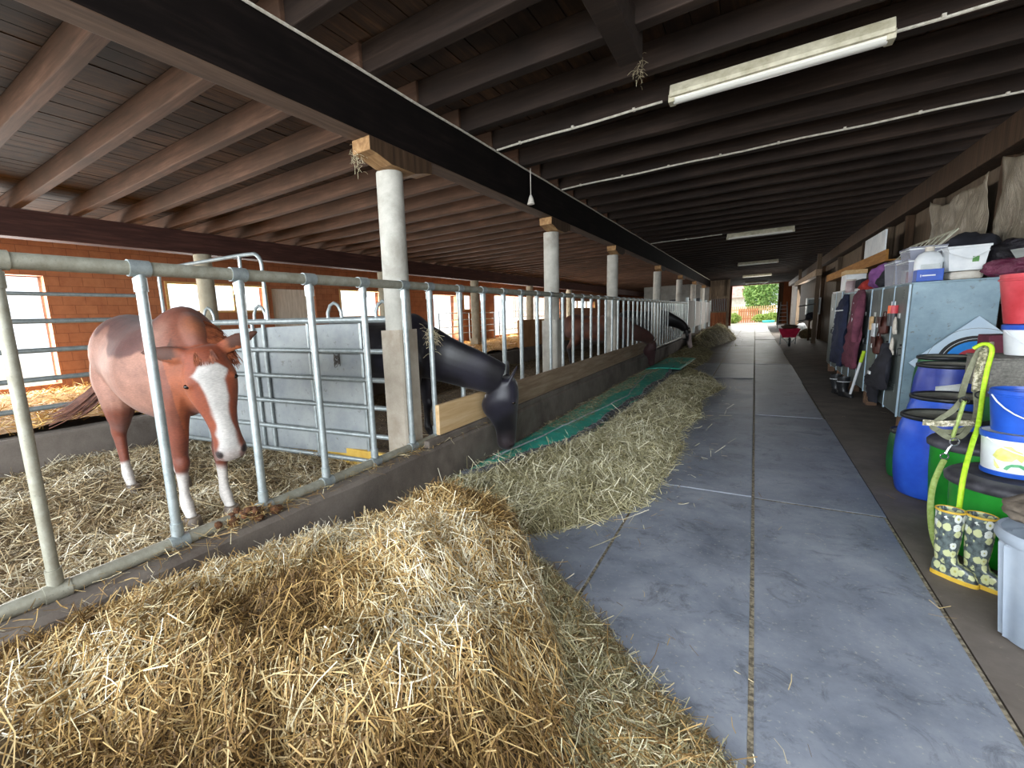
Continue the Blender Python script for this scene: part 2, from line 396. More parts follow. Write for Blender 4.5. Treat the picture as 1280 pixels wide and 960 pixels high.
# joists, each a beam of its own
jme = {}
def joist(y, xa, xb, mat, z0=3.62, z1=3.853, w=.12):
    b = MB(); n = 6; v = []
    for i in range(n + 1):
        x = xa + (xb - xa) * i / n; dy = random.uniform(-.006, .006); dz = random.uniform(-.008, .008)
        v += [(x, y + dy, z0 + dz), (x, y + w + dy, z0 + dz), (x, y + w + dy, z1), (x, y + dy, z1)]
    f = [(0, 1, 2, 3), (4 * n, 4 * n + 3, 4 * n + 2, 4 * n + 1)]
    for i in range(n):
        for j in range(4): f.append((4 * i + j, 4 * i + 4 + j, 4 * i + 4 + (j + 1) % 4, 4 * i + (j + 1) % 4))
    b.add(v, f); return struct(b.build('ceiling_joist', mat, smooth=False, bevel=.01))
for k in range(-7, 63):
    y = 2.205 + .747 * k
    j = joist(y, -12.0, -2.72, M['joist_lit']); joist(y + random.uniform(-.02, .02) + .02, -2.74, 2.54, M['joist'])
b = MB(); b.box((-.97, 1.5, 3.50), (-.80, 4.02, 3.74)); struct(b.build('ceiling_trimmer', M['joist'], smooth=False, bevel=.01))
# girder over the columns, and the plates
M['girder_under_lit'] = wood('girder_underside_lit', '#3f3027', '#5a473a', '#715c4c', 1)  # lighter brown puts the bounce light on the bottom face into the colour
b = MB(); b.box((-2.875, -4, 3.15), (-2.68, 37.5, 3.62)); b.m = [1] + b.m[1:]; struct(b.build('ceiling_girder', [M['girder'], M['girder_under_lit']], smooth=False, bevel=.012))
b = MB(); b.box((-9.55, -4, 3.2), (-9.3, 50, 3.62)); struct(b.build('ceiling_plate', M['girder_warm'], smooth=False, bevel=.012))
b = MB(); b.box((2.3, -4, 3.27), (2.55, 50, 3.62)); struct(b.build('ceiling_plate', M['darkwood'], smooth=False, bevel=.012))

# kerbs
def kerb(x0, x1, z, y0, y1, name='feed_kerb'):
    b = MB(); n = int((y1 - y0) / .35)
    v = []
    for i in range(n + 1):
        y = y0 + (y1 - y0) * i / n; a = nz(y, x0, 1.7) * .012; c = nz(y, x0 + 5, 2.3) * .012
        v += [(x1 + a * .5, y, -.1), (x1 + a, y, z - .03 + c), (x1 - .025 + a, y, z + c), (x0 + .02, y, z + c), (x0, y, -.1)]
    f = []
    for i in range(n):
        for j in range(4): f.append((5 * i + j, 5 * i + j + 1, 5 * i + j + 6, 5 * i + j + 5))
    f += [(0, 4, 3, 2, 1), tuple(5 * n + q for q in (0, 1, 2, 3, 4))]
    b.add(v, [q[::-1] for q in f]); return struct(b.build(name, M['kerb'], angle=30))
kerb(-2.72, -2.48, .413, -4, 37)
kerb(-6.72, -6.48, .575, -4, 50)

# columns
def column(x, y, z1, mat_round, mat_base, zb=1.55, r=.125, zf=.1):
    e = empty('concrete_column', (x, y, 0))
    b = MB(); b.lathe([(r * 1.03, zb), (r, zb + .4), (r * .99, z1)], 28); b.build('shaft', mat_round, e, angle=60)
    b = MB(); h = r * 1.06; c = .02
    b.prism([(-h, -h + c), (-h + c, -h), (h - c, -h), (h, -h + c), (h, h - c), (h - c, h), (-h + c, h), (-h, h - c)], zf, zb); b.build('base', mat_base, e, smooth=False)
    return e
cy_ = [3.40, 7.47, 11.45, 17.5, 23.1, 28.7, 34.0]
lab = ['round pale concrete column on a square base, nearest to the camera', 'pale concrete column next to the grazing black horse, second from the camera', 'pale concrete column rising behind the brown horse, third from the camera',
       'fourth concrete column from the camera, over the black horse with white face', 'fifth concrete column from the camera under the dark girder', 'sixth concrete column from the camera at the grey stall front', 'farthest concrete column under the end of the dark girder']
for i, y in enumerate(cy_):
    e = column(-2.86, y, 2.99, M['conc_col'], M['conc_base'] if i == 0 else M['conc_col'])
    tag(e, lab[i], 'column', 'concrete columns under the girder')
    b = MB()  # wooden corbel with notched ends
    L = .44; prof = [(-L, 3.15), (-L, 3.04), (-L * .8, 3.03), (-.17, 2.985), (.17, 2.985), (L * .8, 3.03), (L, 3.04), (L, 3.15)]
    v = [(-.1, p, z) for p, z in prof] + [(.1, p, z) for p, z in prof]; n = len(prof)
    b.add(v, [tuple(range(n)), tuple(reversed(range(n, 2 * n)))]); b.m = [1, 1]; k0 = len(b.f); b.f += [(i2, n + i2, n + (i2 + 1) % n, (i2 + 1) % n) for i2 in range(n)]; b.m += [0] * n
    o = b.build('corbel', [M['corbel'], M['darkwood']], e, smooth=False, bevel=.006); o.location = (.08, 0, 0)
for i, (y, lb) in enumerate([(5.09, 'old brownish concrete column behind the chestnut horse'), (10.6, 'brownish column far back in the left stalls behind the grey gate'), (16.1, 'brownish column standing in the back bedding behind the fence'), (21.6, 'brownish column beyond the brown horse at the back stalls'), (27.5, 'distant brownish column at the back of the far stalls')]):
    e = column(-9.42, y, 3.2, M['conc_old'], M['conc_old'], r=.17, zb=.9)
    tag(e, lb, 'column', 'columns of the back stalls')
# conduit along girder top edge and across joists
M['conduit'] = simple('conduit', '#b5ad9c', '#d8d2c4', rough=.5, sc=20)
b = MB(); b.tube([(-2.665, y, 3.605 + .004 * math.sin(y * 3)) for y in np.arange(-2, 37, .8)], .011, 6); tag(b.build('conduit', M['conduit']), 'thin pale cable conduit along the upper edge of the dark girder', 'conduit')
def conduit(y, x0, x1, lb):
    b = MB(); b.tube([(x, y, 3.608 + .005 * math.sin(x * 5)) for x in np.arange(x0, x1 + .01, .3)], .012, 6)
    for x in np.arange(x0 + .3, x1, .62): b.box((x - .012, y - .02, 3.60), (x + .012, y + .02, 3.628))
    tag(b.build('conduit', M['conduit']), lb, 'conduit', 'conduits across the joists')
conduit(5.16, -2.64, -.78, 'pale conduit running from the girder to the nearest ceiling lamp'); conduit(5.10, .72, 2.5, 'pale conduit from the nearest ceiling lamp to the right wall')
conduit(7.38, -2.64, 2.4, 'pale conduit crossing the whole ceiling behind the nearest lamp'); conduit(14.9, -2.64, -.8, 'faint conduit from the girder to the second ceiling lamp')
# fluorescent lamps
M['lampbody'] = simple('lamp_housing', '#a79f84', '#cfc8b0', rough=.6, sc=9)
t = NT('lamp_tube'); t.b.inputs['Base Color'].default_value = sl('#e4e2d8'); t.b.inputs['Roughness'].default_value = .3
M['lamptube'] = t.mat
def lampf(y, lb):
    e = empty('ceiling_lamp', (0, y, 3.50)); tag(e, lb, 'lamp', 'fluorescent lamps under the joists')
    b = MB(); v = []; pr = [(-.05, .11), (-.09, .03), (-.085, .0), (.085, .0), (.09, .03), (.05, .11)]
    for x in (-.73, .73): v += [(x, p, z) for p, z in pr]
    b.add(v, [(0, 1, 2, 3, 4, 5), (11, 10, 9, 8, 7, 6)] + [(i, 6 + i, 6 + (i + 1) % 6, (i + 1) % 6) for i in range(6)]); b.build('housing', M['lampbody'], e, smooth=False, bevel=.004)
    b = MB(); b.tube([(-.7, 0, -.012), (.7, 0, -.012)], .055, 14, ell=(.55, 1)); b.build('cover', M['lamptube'], e)
    for q_ in (-.74, .69):
        b = MB(); b.box((q_, -.06, -.035), (q_ + .05, .06, .03)); b.build('end_cap', M['lampbody'], e, smooth=False, bevel=.004)
for y, lb in [(4.9, 'long dusty fluorescent lamp under the joists, nearest to the camera'), (15.0, 'second dusty fluorescent lamp along the dark aisle ceiling'), (24.7, 'third fluorescent lamp far down the aisle ceiling'), (34.5, 'fourth, distant fluorescent lamp before the bright doorway'), (44.0, 'farthest fluorescent lamp just above the bright doorway')]: lampf(y, lb)

# ================================================================== FEED FENCE
FX = -2.62
ft = [-.03, .53, 1.075, 1.62, 2.155, 2.69, 3.21, 3.60, 4.15, 4.66, 5.18, 5.70, 6.25, 6.78, 7.33, 7.85]
py = ft + [7.85 + .53 * k for k in range(1, 31)]
fence = empty('feed_fence', (FX, 0, 0)); tag(fence, 'long galvanised pipe feed fence on the kerb beside the aisle', 'fence')
b = MB(); b.tube([(0, -2, 1.948), (0, 8, 1.948), (0, 23.8, 1.94)], .036, 14); b.build('top_rail', M['galv_worn'], fence)
b = MB(); b.tube([(0, y, .447 + .004 * math.sin(y * 2)) for y in np.arange(-2, 24, 1)], .036, 14); b.build('bottom_rail', M['galv_worn'], fence)
for i, y in enumerate(py):
    b = MB(); r = .0265 if i < 13 else .024
    b.tube([(0, y, .46), (0, y, 1.94)], r, 12)
    b.tube([(0, y, .49), (0, y, .56)], r * 1.25, 12); b.tube([(0, y, 1.83), (0, y, 1.90)], r * 1.25, 12)
    b.tube([(0, y - .05, 1.948), (0, y + .05, 1.948)], .0425, 14); b.tube([(0, y - .05, .447), (0, y + .05, .447)], .042, 14)
    o = b.build('fence_post', M['galv'] if i > 1 else M['galv_worn'], fence)
# grey stall front further along
b = MB()
for k in range(24):
    y = 24.0 + k * .54; b.box((-.02, y, .75 + (.0)), (.02, y + .52, 2.08), 0)
e = empty('board_partition', (FX, 0, 0)); tag(e, 'grey weathered board stall front at the far end of the pipe fence', 'partition'); M['greyboard'] = wood('grey_boards', '#6f6c68', '#8f8c88', '#aaa7a2', 2)
b.build('board_panel', M['greyboard'], e, smooth=False)
for y in (24.0, 27.2, 30.4, 33.6, 36.9):
    b = MB(); b.box((-.05, y - .05, .0), (.05, y + .05, 2.2)); b.build('post', M['galv'], e, smooth=False)
# wooden planks fixed on the kerb side of the fence
def plank(y0, y1, z0, z1, mat, lb, x=-2.545, t=.045):
    b = MB(); b.box((x, y0, z0), (x + t, y1, z1)); tag(b.build('fence_plank', mat, smooth=False, bevel=.004), lb, 'plank')
plank(3.50, 4.72, .50, .80, M['plank_new'], 'pale new plank on the kerb in front of the black horse')
plank(4.78, 15.0, .49, .80, M['plank'], 'long weathered plank on the kerb under the fence posts')
b = MB(); b.box((-2.56, 3.30, .415), (-2.49, 15.3, .485)); tag(b.build('timber_strip', M['kerb'], smooth=False, bevel=.01), 'grey strip lying on the kerb below the planks', 'timber strip')

# rear rails on the inner kerb
rf = empty('rail_fence', (-6.6, 0, 0)); tag(rf, 'grey horizontal pipe rails on the inner kerb behind the chestnut horse', 'fence')
for z in (2.13, 1.83, 1.505, 1.185, .86):
    b = MB(); b.tube([(0, -3.5, z), (0, 2.72, z)], .028 if z < 2 else .022, 10); b.build('rail', M['galv'], rf)
for y in (-3.5, -1.0, 2.72):
    b = MB(); b.tube([(0, y, .5), (0, y, 2.2)], .03, 10); b.build('post', M['galv'], rf)

# swung gate with steel sheet
gd = Vector((-.98419, -.177115, 0)); g0 = Vector((-2.95, 3.44, 0))
gate = empty('stall_gate', g0, rot=(0, 0, math.atan2(gd.y, gd.x))); tag(gate, 'galvanised tube gate with steel sheet swung open beside the chestnut horse', 'gate')
L = 3.45
def gz(s, z): return z + .03 * s
for i, z in enumerate((1.655, 1.33, 1.03, .735, .425, .14)):
    b = MB(); b.tube([(0, 0, gz(0, z)), (L, 0, gz(L, z))], .027 if i else .032, 10, ell=(1, .8)); b.build('rail', M['galv'], gate)
b = MB(); b.box((.42, -.065, .2), (L - .02, -.055, 1.64)); o = b.build('steel_sheet', M['sheet'], gate, smooth=False)
for s in (.43, 1.12, 1.78, 1.95, 2.9): 
    b = MB(); b.tube([(s, -.03, gz(s, .14)), (s, -.03, gz(s, 1.64))], .022, 8); b.build('upright', M['galv'], gate)
b = MB(); pts = [(L, 0, .2), (L, 0, 2.30)] + [(L - .15 + .15 * math.cos(a), 0, 2.30 + .15 * math.sin(a)) for a in np.linspace(0.3, PI / 2, 5)] + [(1.95, 0, 2.47)] + [(1.80 - .13 * math.sin(a), 0, 2.34 + .13 * math.cos(a)) for a in np.linspace(.3, PI / 2, 5)] + [(1.66, 0, 1.7)]
b.tube(pts, .022, 10); b.build('hoop', M['galv'], gate)
b = MB(); b.tube([(2.0, 0, 1.7), (2.0, 0, 2.46)], .02, 8); b.build('hoop_upright', M['galv'], gate)
for s in (.12, .72, 1.78, 2.62, 3.2):
    b = MB(); b.tube([(s - .09, 0, gz(s, 1.65)), (s - .085, 0, gz(s, 1.74)), (s - .05, 0, gz(s, 1.81)), (s, 0, gz(s, 1.835)), (s + .05, 0, gz(s, 1.81)), (s + .085, 0, gz(s, 1.74)), (s + .09, 0, gz(s, 1.65))], .018, 8); b.build('latch_loop', M['galv'], gate)
b = MB()
for k in range(9): 
    a = k * .7; b.tube([(.74 + .03 * math.cos(a + q), .035 * math.sin(a + q) , 1.30 - .012 * k + .03 * math.sin(2 * q)) for q in np.linspace(0, 5, 8)], .004, 5)
b.build('chain', simple('chain', '#4c4743', '#77706a', rough=.5, metal=.6), gate)
b = MB(); b.box((-5.35, 2.94, .0), (-2.95, 2.99, .26), 0); o = b.build('yellow_board', simple('yellow_board', '#b98f33', '#e0bd5c', sc=4, rough=.7), smooth=False, bevel=.005); o.location = (0, .42, 0)
tag(o, 'yellow board standing in the straw under the gate', 'board')

# ================================================================== HORSES
def m_coat(name, rough=.5, sheen=.25):
    t = NT(name); a = t.attr('coat'); v = t.coord('Object', (1, 1, 1)); n = t.noise(v, 7, 6, .65); n2 = t.noise(t.coord('Object', (14, 14, 70)), 3, 5, .7)
    c = t.mix(1, a.outputs['Color'], t.ramp(n, [(.3, '#d0d0d0'), (.7, '#ffffff')]), 'MULTIPLY')
    c = t.mix(1, c, t.ramp(n2, [(.3, '#cfcfcf'), (.65, '#ffffff')]), 'MULTIPLY')
    t.l.new(c, t.b.inputs['Base Color']); t.b.inputs['Roughness'].default_value = rough
    t.b.inputs['Sheen Weight'].default_value = sheen; t.b.inputs['Specular IOR Level'].default_value = .4
    t.bump(n2, .25, .004); return t.mat
M['coat'] = m_coat('horse_coat', .65, .08); M['coat_black'] = m_coat('horse_coat_dark', .42, .1)
M['hoof'] = simple('hoof', '#4b4038', '#7a6c5c', rough=.5, sc=12)
M['eye'] = simple('horse_eye', '#0d0806', '#1a100b', rough=.08)
def loft(b, secs, n=20):
    """secs: (centre, lateral axis, depth axis, half width, half depth up, half depth down)"""
    v = []
    for c, la, da, w, hu, hd in secs:
        for j in range(n):
            a = 2 * PI * j / n; cs, sn = math.cos(a), math.sin(a)
            v.append(c + la * (w * cs) + da * ((hu if sn > 0 else hd) * sn))
    f = []
    for i in range(len(secs) - 1):
        for j in range(n): f.append((i * n + j, i * n + (j + 1) % n, (i + 1) * n + (j + 1) % n, (i + 1) * n + j))
    f.append(tuple(reversed(range(n)))); k = len(secs) - 1; f.append(tuple(k * n + j for j in range(n)))
    b.add(v, f)
def catmull(P, n=5):
    out = []
    P = [np.array(p, float) for p in P]
    for i in range(len(P) - 1):
        p0 = P[max(i - 1, 0)]; p1 = P[i]; p2 = P[i + 1]; p3 = P[min(i + 2, len(P) - 1)]
        for k in range(n):
            t_ = k / n
            out.append(.5 * ((2 * p1) + (-p0 + p2) * t_ + (2 * p0 - 5 * p1 + 4 * p2 - p3) * t_ * t_ + (-p0 + 3 * p1 - 3 * p2 + p3) * t_ ** 3))
    out.append(P[-1]); return out
class HF: pass
EAR = [1.0]
def horse(name, origin, yaw, sc, neck, poll, muzz, face_n, colfn, mats, hw=1.0, front=((.42, .14), (.44, -.14)), hind=((-.74, .14), (-.70, -.15)), voxel=.012, ear_back=0.0, mane_col=None, mane_len=(.14, .30), tail_pts=None, forelock=True, thick=1.0, mane_out=1, neck_w=1.0, tail_col=None, ears=None):
    X = Matrix.Translation(origin) @ Matrix.Rotation(yaw, 4, 'Z') @ Matrix.Scale(sc, 4)
    def T(p): return X @ Vector(p)
    lat = (X.to_3x3() @ Vector((0, 1, 0))).normalized(); up = Vector((0, 0, 1))
    b = MB()
    tors = [(-1.0, 1.17, .07, .10, .12), (-.97, 1.17, .17, .20, .24), (-.86, 1.17, .25, .29, .33), (-.68, 1.17, .30, .325, .33), (-.45, 1.13, .305, .33, .33), (-.2, 1.09, .32 * thick, .335, .36), (.02, 1.08, .33 * thick, .34, .37), (.2, 1.08, .30, .37, .35), (.36, 1.10, .25, .40, .33), (.5, 1.09, .21, .33, .30), (.61, 1.06, .165, .23, .22), (.67, 1.05, .09, .12, .12)]
    ts = catmull([(x, z, w, hu, hd) for x, z, w, hu, hd in tors], 3)
    loft(b, [(T((q[0], 0, q[1])), lat, up, q[2] * sc, q[3] * sc, q[4] * sc) for q in ts], 28)
    # legs
    hooves = []
    def leg(pts, n=14):
        pp = catmull(pts, 4); k = len(pp)
        secs = []
        for i, q in enumerate(pp):
            c = T(q[:3]); a_ = T(pp[max(i - 1, 0)][:3]); d_ = T(pp[min(i + 1, k - 1)][:3]); tt = (d_ - a_).normalized()
            fa = (X.to_3x3() @ Vector((1, 0, 0))).normalized(); fa = (fa - tt * fa.dot(tt)).normalized(); la = tt.cross(fa).normalized()
            secs.append((c, la, fa, q[3] * sc * .82, q[3] * sc * 1.12, q[3] * sc * 1.12))
        loft(b, secs, n)
    for (fx, fy) in front:
        s = 1 if fy > 0 else -1
        leg([(.40, s * .10, 1.18, .15), (.42, s * .13, .98, .15), (.39 + (fx - .4) * .3, s * .145, .80, .112), (.39 + (fx - .4) * .5, s * .14, .64, .078), (fx - .03, fy * .98, .50, .058), (fx - .015, fy, .455, .062), (fx - .03, fy, .40, .048), (fx - .035, fy, .28, .038), (fx - .035, fy, .19, .044), (fx - .02, fy, .155, .05), (fx + .01, fy, .10, .041), (fx + .03, fy, .065, .048)])
        hooves.append((fx + .035, fy))
    for (hx, hy) in hind:
        s = 1 if hy > 0 else -1
        leg([(-.72, s * .10, 1.20, .20), (-.66, s * .14, 1.02, .21), (-.60 + (hx + .72) * .3, s * .165, .86, .165), (-.66 + (hx + .72) * .6, s * .16, .72, .115), (hx - .05, hy, .60, .080), (hx - .09, hy, .53, .070), (hx - .085, hy, .46, .056), (hx - .06, hy, .30, .043), (hx - .05, hy, .20, .047), (hx - .035, hy, .16, .052), (hx, hy, .10, .043), (hx + .02, hy, .065, .05)])
        hooves.append((hx + .03, hy))
    # neck: list of (x,y,z, half width, half depth) in world space
    nk = catmull(neck, 5); k = len(nk); secs = []
    fn = Vector(face_n).normalized(); hd = (Vector(muzz) - Vector(poll)); HL = hd.length; hd.normalize()
    fn = (fn - hd * fn.dot(hd)).normalized(); hl = hd.cross(fn).normalized()
    pu = None
    for i, q in enumerate(nk):
        c = Vector(q[:3]); tt = (Vector(nk[min(i + 1, k - 1)][:3]) - Vector(nk[max(i - 1, 0)][:3])).normalized()
        la = lat.copy(); f_ = i / (k - 1)
        la = (lat * (1 - f_) + hl * (1 if hl.dot(lat) > 0 else -1) * f_); la = (la - tt * la.dot(tt)).normalized(); da = tt.cross(la).normalized()
        if da.dot(up * (1 - f_) + fn * -.2 * f_ + up * .3) < 0 and i == 0: da = -da
        if pu is not None and da.dot(pu) < 0: da = -da
        pu = da
        secs.append((c, la, da, q[3] * neck_w, q[4], q[4]))
    loft(b, secs, 22); crest = [(s_[0] + s_[2] * s_[4] * .93, s_[2], s_[1]) for s_ in secs]
    # head
    P0 = Vector(poll)
    hs = [(-.03, .05, .05, .05), (.0, .078, .085, .10), (.07, .095, .105, .15), (.14, .112, .11, .19), (.21, .108, .105, .22), (.29, .092, .10, .205), (.36, .074, .095, .155), (.44, .062, .09, .11), (.52, .062, .085, .092), (.575, .069, .082, .09), (.62, .066, .070, .08), (.65, .044, .042, .055)]
    k_ = HL / .65
    hh = catmull([(a_, w_, u_, d_) for a_, w_, u_, d_ in hs], 3)
    loft(b, [(P0 + hd * q[0] * k_, hl, fn, q[1] * k_ * hw, q[2] * k_, q[3] * k_) for q in hh], 24)
    # brow / nostril rims
    for s in (-1, 1):
        c = P0 + hd * .165 * k_ + hl * s * .080 * k_ * hw + fn * .052 * k_
        b.lathe([(.0, -.035), (.025 * k_, -.022), (.034 * k_, 0), (.025 * k_, .022), (0, .035)], 12, M=Matrix.Translation(c), cap=False)
        c = P0 + hd * .59 * k_ + hl * s * .042 * k_ * hw + fn * .045 * k_
        b.lathe([(0, -.035), (.02 * k_, -.022), (.028 * k_, 0), (.02 * k_, .022), (0, .035)], 12, M=Matrix.Translation(c), cap=False)
    # ears
    for s in (-1, 1):
        if ears: ed = Vector(ears[0 if s < 0 else 1]).normalized()
        else: ed = (-hd * 1.0 + hl * s * .45 - fn * ear_back).normalized()
        bp = P0 + hl * s * .062 * k_ * hw + hd * .01 + fn * .02
        wa = ed.cross(fn); wa.normalize(); ta = wa.cross(ed).normalized()
        loft(b, [(bp - ed * .03, wa, ta, .03, .02, .02), (bp + ed * .04 * EAR[0], wa, ta, .040 * EAR[0], .02, .02), (bp + ed * .10 * EAR[0], wa, ta, .044 * EAR[0], .018, .018), (bp + ed * .155 * EAR[0], wa, ta, .030 * EAR[0], .015, .015), (bp + ed * .21 * EAR[0], wa, ta, .011, .010, .010)], 12)
    src = b.build(name + '_src', M['coat'])
    q = src.modifiers.new('r', 'REMESH'); q.mode = 'VOXEL'; q.voxel_size = voxel; q.use_smooth_shade = True
    q = src.modifiers.new('s', 'SMOOTH'); q.factor = .6; q.iterations = 7
    dg = bpy.context.evaluated_depsgraph_get(); me = bpy.data.meshes.new_from_object(src.evaluated_get(dg))
    bpy.data.objects.remove(src); me.name = 'horse'
    # head frame coordinates give the blaze, star and muzzle their places
    nv = len(me.vertices); co = np.zeros(nv * 3); me.vertices.foreach_get('co', co); co = co.reshape(-1, 3)
    Xi = np.array(X.inverted()); loc = co @ Xi[:3, :3].T + Xi[:3, 3]
    rel = co - np.array(P0); ht = rel @ np.array(hd) / k_; hx_ = rel @ np.array(hl) / k_ / hw; hn = rel @ np.array(fn) / k_
    cols = colfn(loc, ht, hx_, hn); cols = np.concatenate([cols, np.ones((nv, 1))], 1)
    at = me.color_attributes.new('coat', 'FLOAT_COLOR', 'POINT'); at.data.foreach_set('color', cols.astype(np.float32).ravel())
    me.materials.clear(); me.materials.append(mats)
    me.polygons.foreach_set('use_smooth', [True] * len(me.polygons))
    o = bpy.data.objects.new('horse', me); COL.objects.link(o)
    for (x, y) in hooves:
        b = MB(); b.lathe([(.062, 0), (.060, .01), (.050, .075), (.045, .085)], 18, sx=1.12); h = b.build('hoof', M['hoof'], o)
        h.matrix_world = X @ Matrix.Translation((x + .01, y, 0))
        h.parent = o; h.matrix_local = X @ Matrix.Translation((x + .01, y, 0))
    for s in (-1, 1):
        b = MB(); b.lathe([(0, -.017), (.014, -.013), (.020, -.006), (.022, 0), (.020, .006), (.014, .013), (0, .017)], 14, cap=False)
        e_ = b.build('eye', M['eye'], o); e_.location = P0 + hd * .172 * k_ + hl * s * .0965 * k_ * hw + fn * .055 * k_
    # hair made of thin locks
    def hair(nm, roots, col, cnt, seed):
        rs = random.Random(seed); bb = MB()
        for i in range(cnt):
            p, d0, d1, ln, w = roots(rs)
            pts = []; c = Vector(p); d_ = Vector(d0).normalized(); e1 = Vector(d1).normalized(); st = 5
            for j in range(st + 1):
                pts.append(c.copy()); dd = (d_ * (1 - j / st) + e1 * (j / st)).normalized(); c = c + dd * ln / st
            bb.tube(pts, [w * (1 - .75 * (j / st)) for j in range(st + 1)], 4, cap=False)
        return bb.build(nm, col, o)
    nc = len(crest)
    def mr(rs):
        f_ = rs.uniform(.12, .98) * (nc - 1); i = int(f_); p, da, la = crest[i]; p2 = crest[min(i + 1, nc - 1)][0]; p = p.lerp(p2, f_ - i)
        side = mane_out
        return p + la * rs.uniform(-.02, .02) - da * .02, da * .12 + la * side * rs.uniform(.5, 1) + Vector((0, 0, -.35)), la * side * rs.uniform(.0, .35) + Vector((0, 0, -1)) + fn * rs.uniform(-.1, .15), rs.uniform(*mane_len), rs.uniform(.003, .006)
    hair('mane', mr, mane_col, 1100, 3)
    if forelock:
        def fr(rs): return P0 + hl * rs.uniform(-.05, .05) + fn * .085 - hd * .0, fn * .3 + hd * .5 + hl * rs.uniform(-.3, .3), hd + hl * rs.uniform(-.35, .35) + fn * .15, rs.uniform(.04, .10), rs.uniform(.003, .005)
        hair('forelock', fr, mane_col, 260, 5)
    tp = tail_pts or [(-.99, 0, 1.28), (-1.08, 0, 1.2), (-1.12, 0, .95), (-1.1, 0, .6)]
    tpw = [T(p) for p in tp]
    b = MB(); rs = random.Random(9)
    base = catmull([tuple(p) for p in tpw], 4)
    for i in range(170):
        off = Vector((rs.gauss(0, 1), rs.gauss(0, 1), rs.gauss(0, .6))); e_ = rs.uniform(.55, 1)
        kk = max(4, int(len(base) * e_)); pts = [Vector(base[j]) + off * (.012 + .055 * (j / len(base)) ** 1.2) for j in range(kk)]
        b.tube(pts, [max(.002, .008 * (1 - .6 * j / kk)) for j in range(kk)], 4, cap=False)
    b.build('tail', tail_col or mane_col, o)
    return o
def lin(c): return np.array(sl(c)[:3])
def smooth(x, a, b): 
    t_ = np.clip((x - a) / (b - a), 0, 1); return (t_ * t_ * (3 - 2 * t_))[:, None]
def mixc(a, b, f): return a * (1 - f) + b * f
M['mane_red'] = simple('mane_chestnut', '#5a2a18', '#935232', rough=.6, sc=25, stretch=(1, 1, 1)); M['mane_black'] = simple('mane_black', '#15110f', '#2b2522', rough=.55, sc=25)
M['tail_red'] = simple('tail_chestnut', '#4d2a1e', '#7d4e38', rough=.6, sc=25)
def vn(loc, s, seed=0): return np.array([noise.noise(Vector((p[0] * s + seed, p[1] * s, p[2] * s))) for p in loc])
def col_chestnut(loc, ht, hx, hn):
    n = len(loc); c = np.tile(lin('#7d4430'), (n, 1)); nn = vn(loc, 5); n3 = vn(loc, 14, 7)
    x, y, z = loc.T
    # clipped pale flank with a dark unclipped back patch
    fl = smooth(z, .70, .84) * (1 - smooth(z, 1.32 , 1.46)) * (1 - smooth(x + nn * .15, .38, .55)) * smooth(x, -.97, -.85)
    c = mixc(c, lin('#a57866'), fl * .9)
    sd = smooth(z + nn * .10 + .25 * np.clip(x + .2, -.6, .4), 1.25, 1.29) * smooth(x, -.92, -.7) * (1 - smooth(x, .25, .45))
    c = mixc(c, lin('#5b352e'), sd)
    rp = (1 - smooth(x, -.80, -.60)) * smooth(z, 1.0, 1.2); c = mixc(c, lin('#8c5236'), rp * .5)
    c = mixc(c, lin('#c07848'), smooth(x, .45, .75) * smooth(z, 1.25, 1.4) * .6)
    leg = 1 - smooth(z, .68, .8); c = mixc(c, lin('#7d3f2a'), leg)
    # socks
    hb = (x < 0); th = np.where(hb, .27, np.where(y < 0, .40, .36)) + nn * .05
    nohead = (ht < -.05) | (np.abs(hx) > .25) | (z < .34)
    sock = (1 - smooth(z - th, -.02, .02)) * ((ht < -.2) | (z < .45))[:, None]
    inhead = (ht > -.04) & (ht < .70) & (np.abs(hx) < .16) & (hn > -.28) & (hn < .2) & (z > .35)
    c = mixc(c, lin('#cfc8c0'), sock * (~inhead)[:, None])
    h = inhead[:, None].astype(float)
    face = np.tile(lin('#94482a'), (n, 1)); face = mixc(face, lin('#b5663a'), smooth(np.abs(hx), .07, .11) * .6); face = mixc(face, lin('#6f3320'), smooth(hx, .02, .09) * .3)
    wdt = np.interp(ht, [0.03, .08, .12, .17, .28, .42, .5, .58, .66], [.0, .040, .068, .052, .036, .032, .036, .044, .03]) + n3 * .012
    off = np.interp(ht, [0, .3, .6], [0, -.004, .006])
    bl = (1 - smooth(np.abs(hx - off) - wdt, -.006, .010)) * smooth(hn, .0, .03) * smooth(ht, .05, .09)
    face = mixc(face, lin('#d8d3cd'), bl)
    mz = smooth(ht, .54, .62) * (1 - bl * .6); face = mixc(face, lin('#a07f76'), mz)
    nost = (1 - smooth(np.hypot((ht - .595) * .7, np.abs(hx) - .054), .012, .022)) * smooth(hn, .0, .03); face = mixc(face, lin('#2a1a18'), nost)
    mouth = (1 - smooth(np.abs(ht - .628 + .0), .003, .010)) * (1 - smooth(hn, -.02, .02)); face = mixc(face, lin('#5a4038'), mouth * .8)
    er = ((ht > -.26) & (ht < .01) & (np.abs(hx) > .085) & (np.abs(hx) < .34) & (np.abs(hn) < .07))[:, None].astype(float)
    c = mixc(c, face, h); return mixc(c, lin('#56301f'), er * smooth(np.abs(hx), .085, .12))
def zc(a): return a
EAR[0] = 1.3
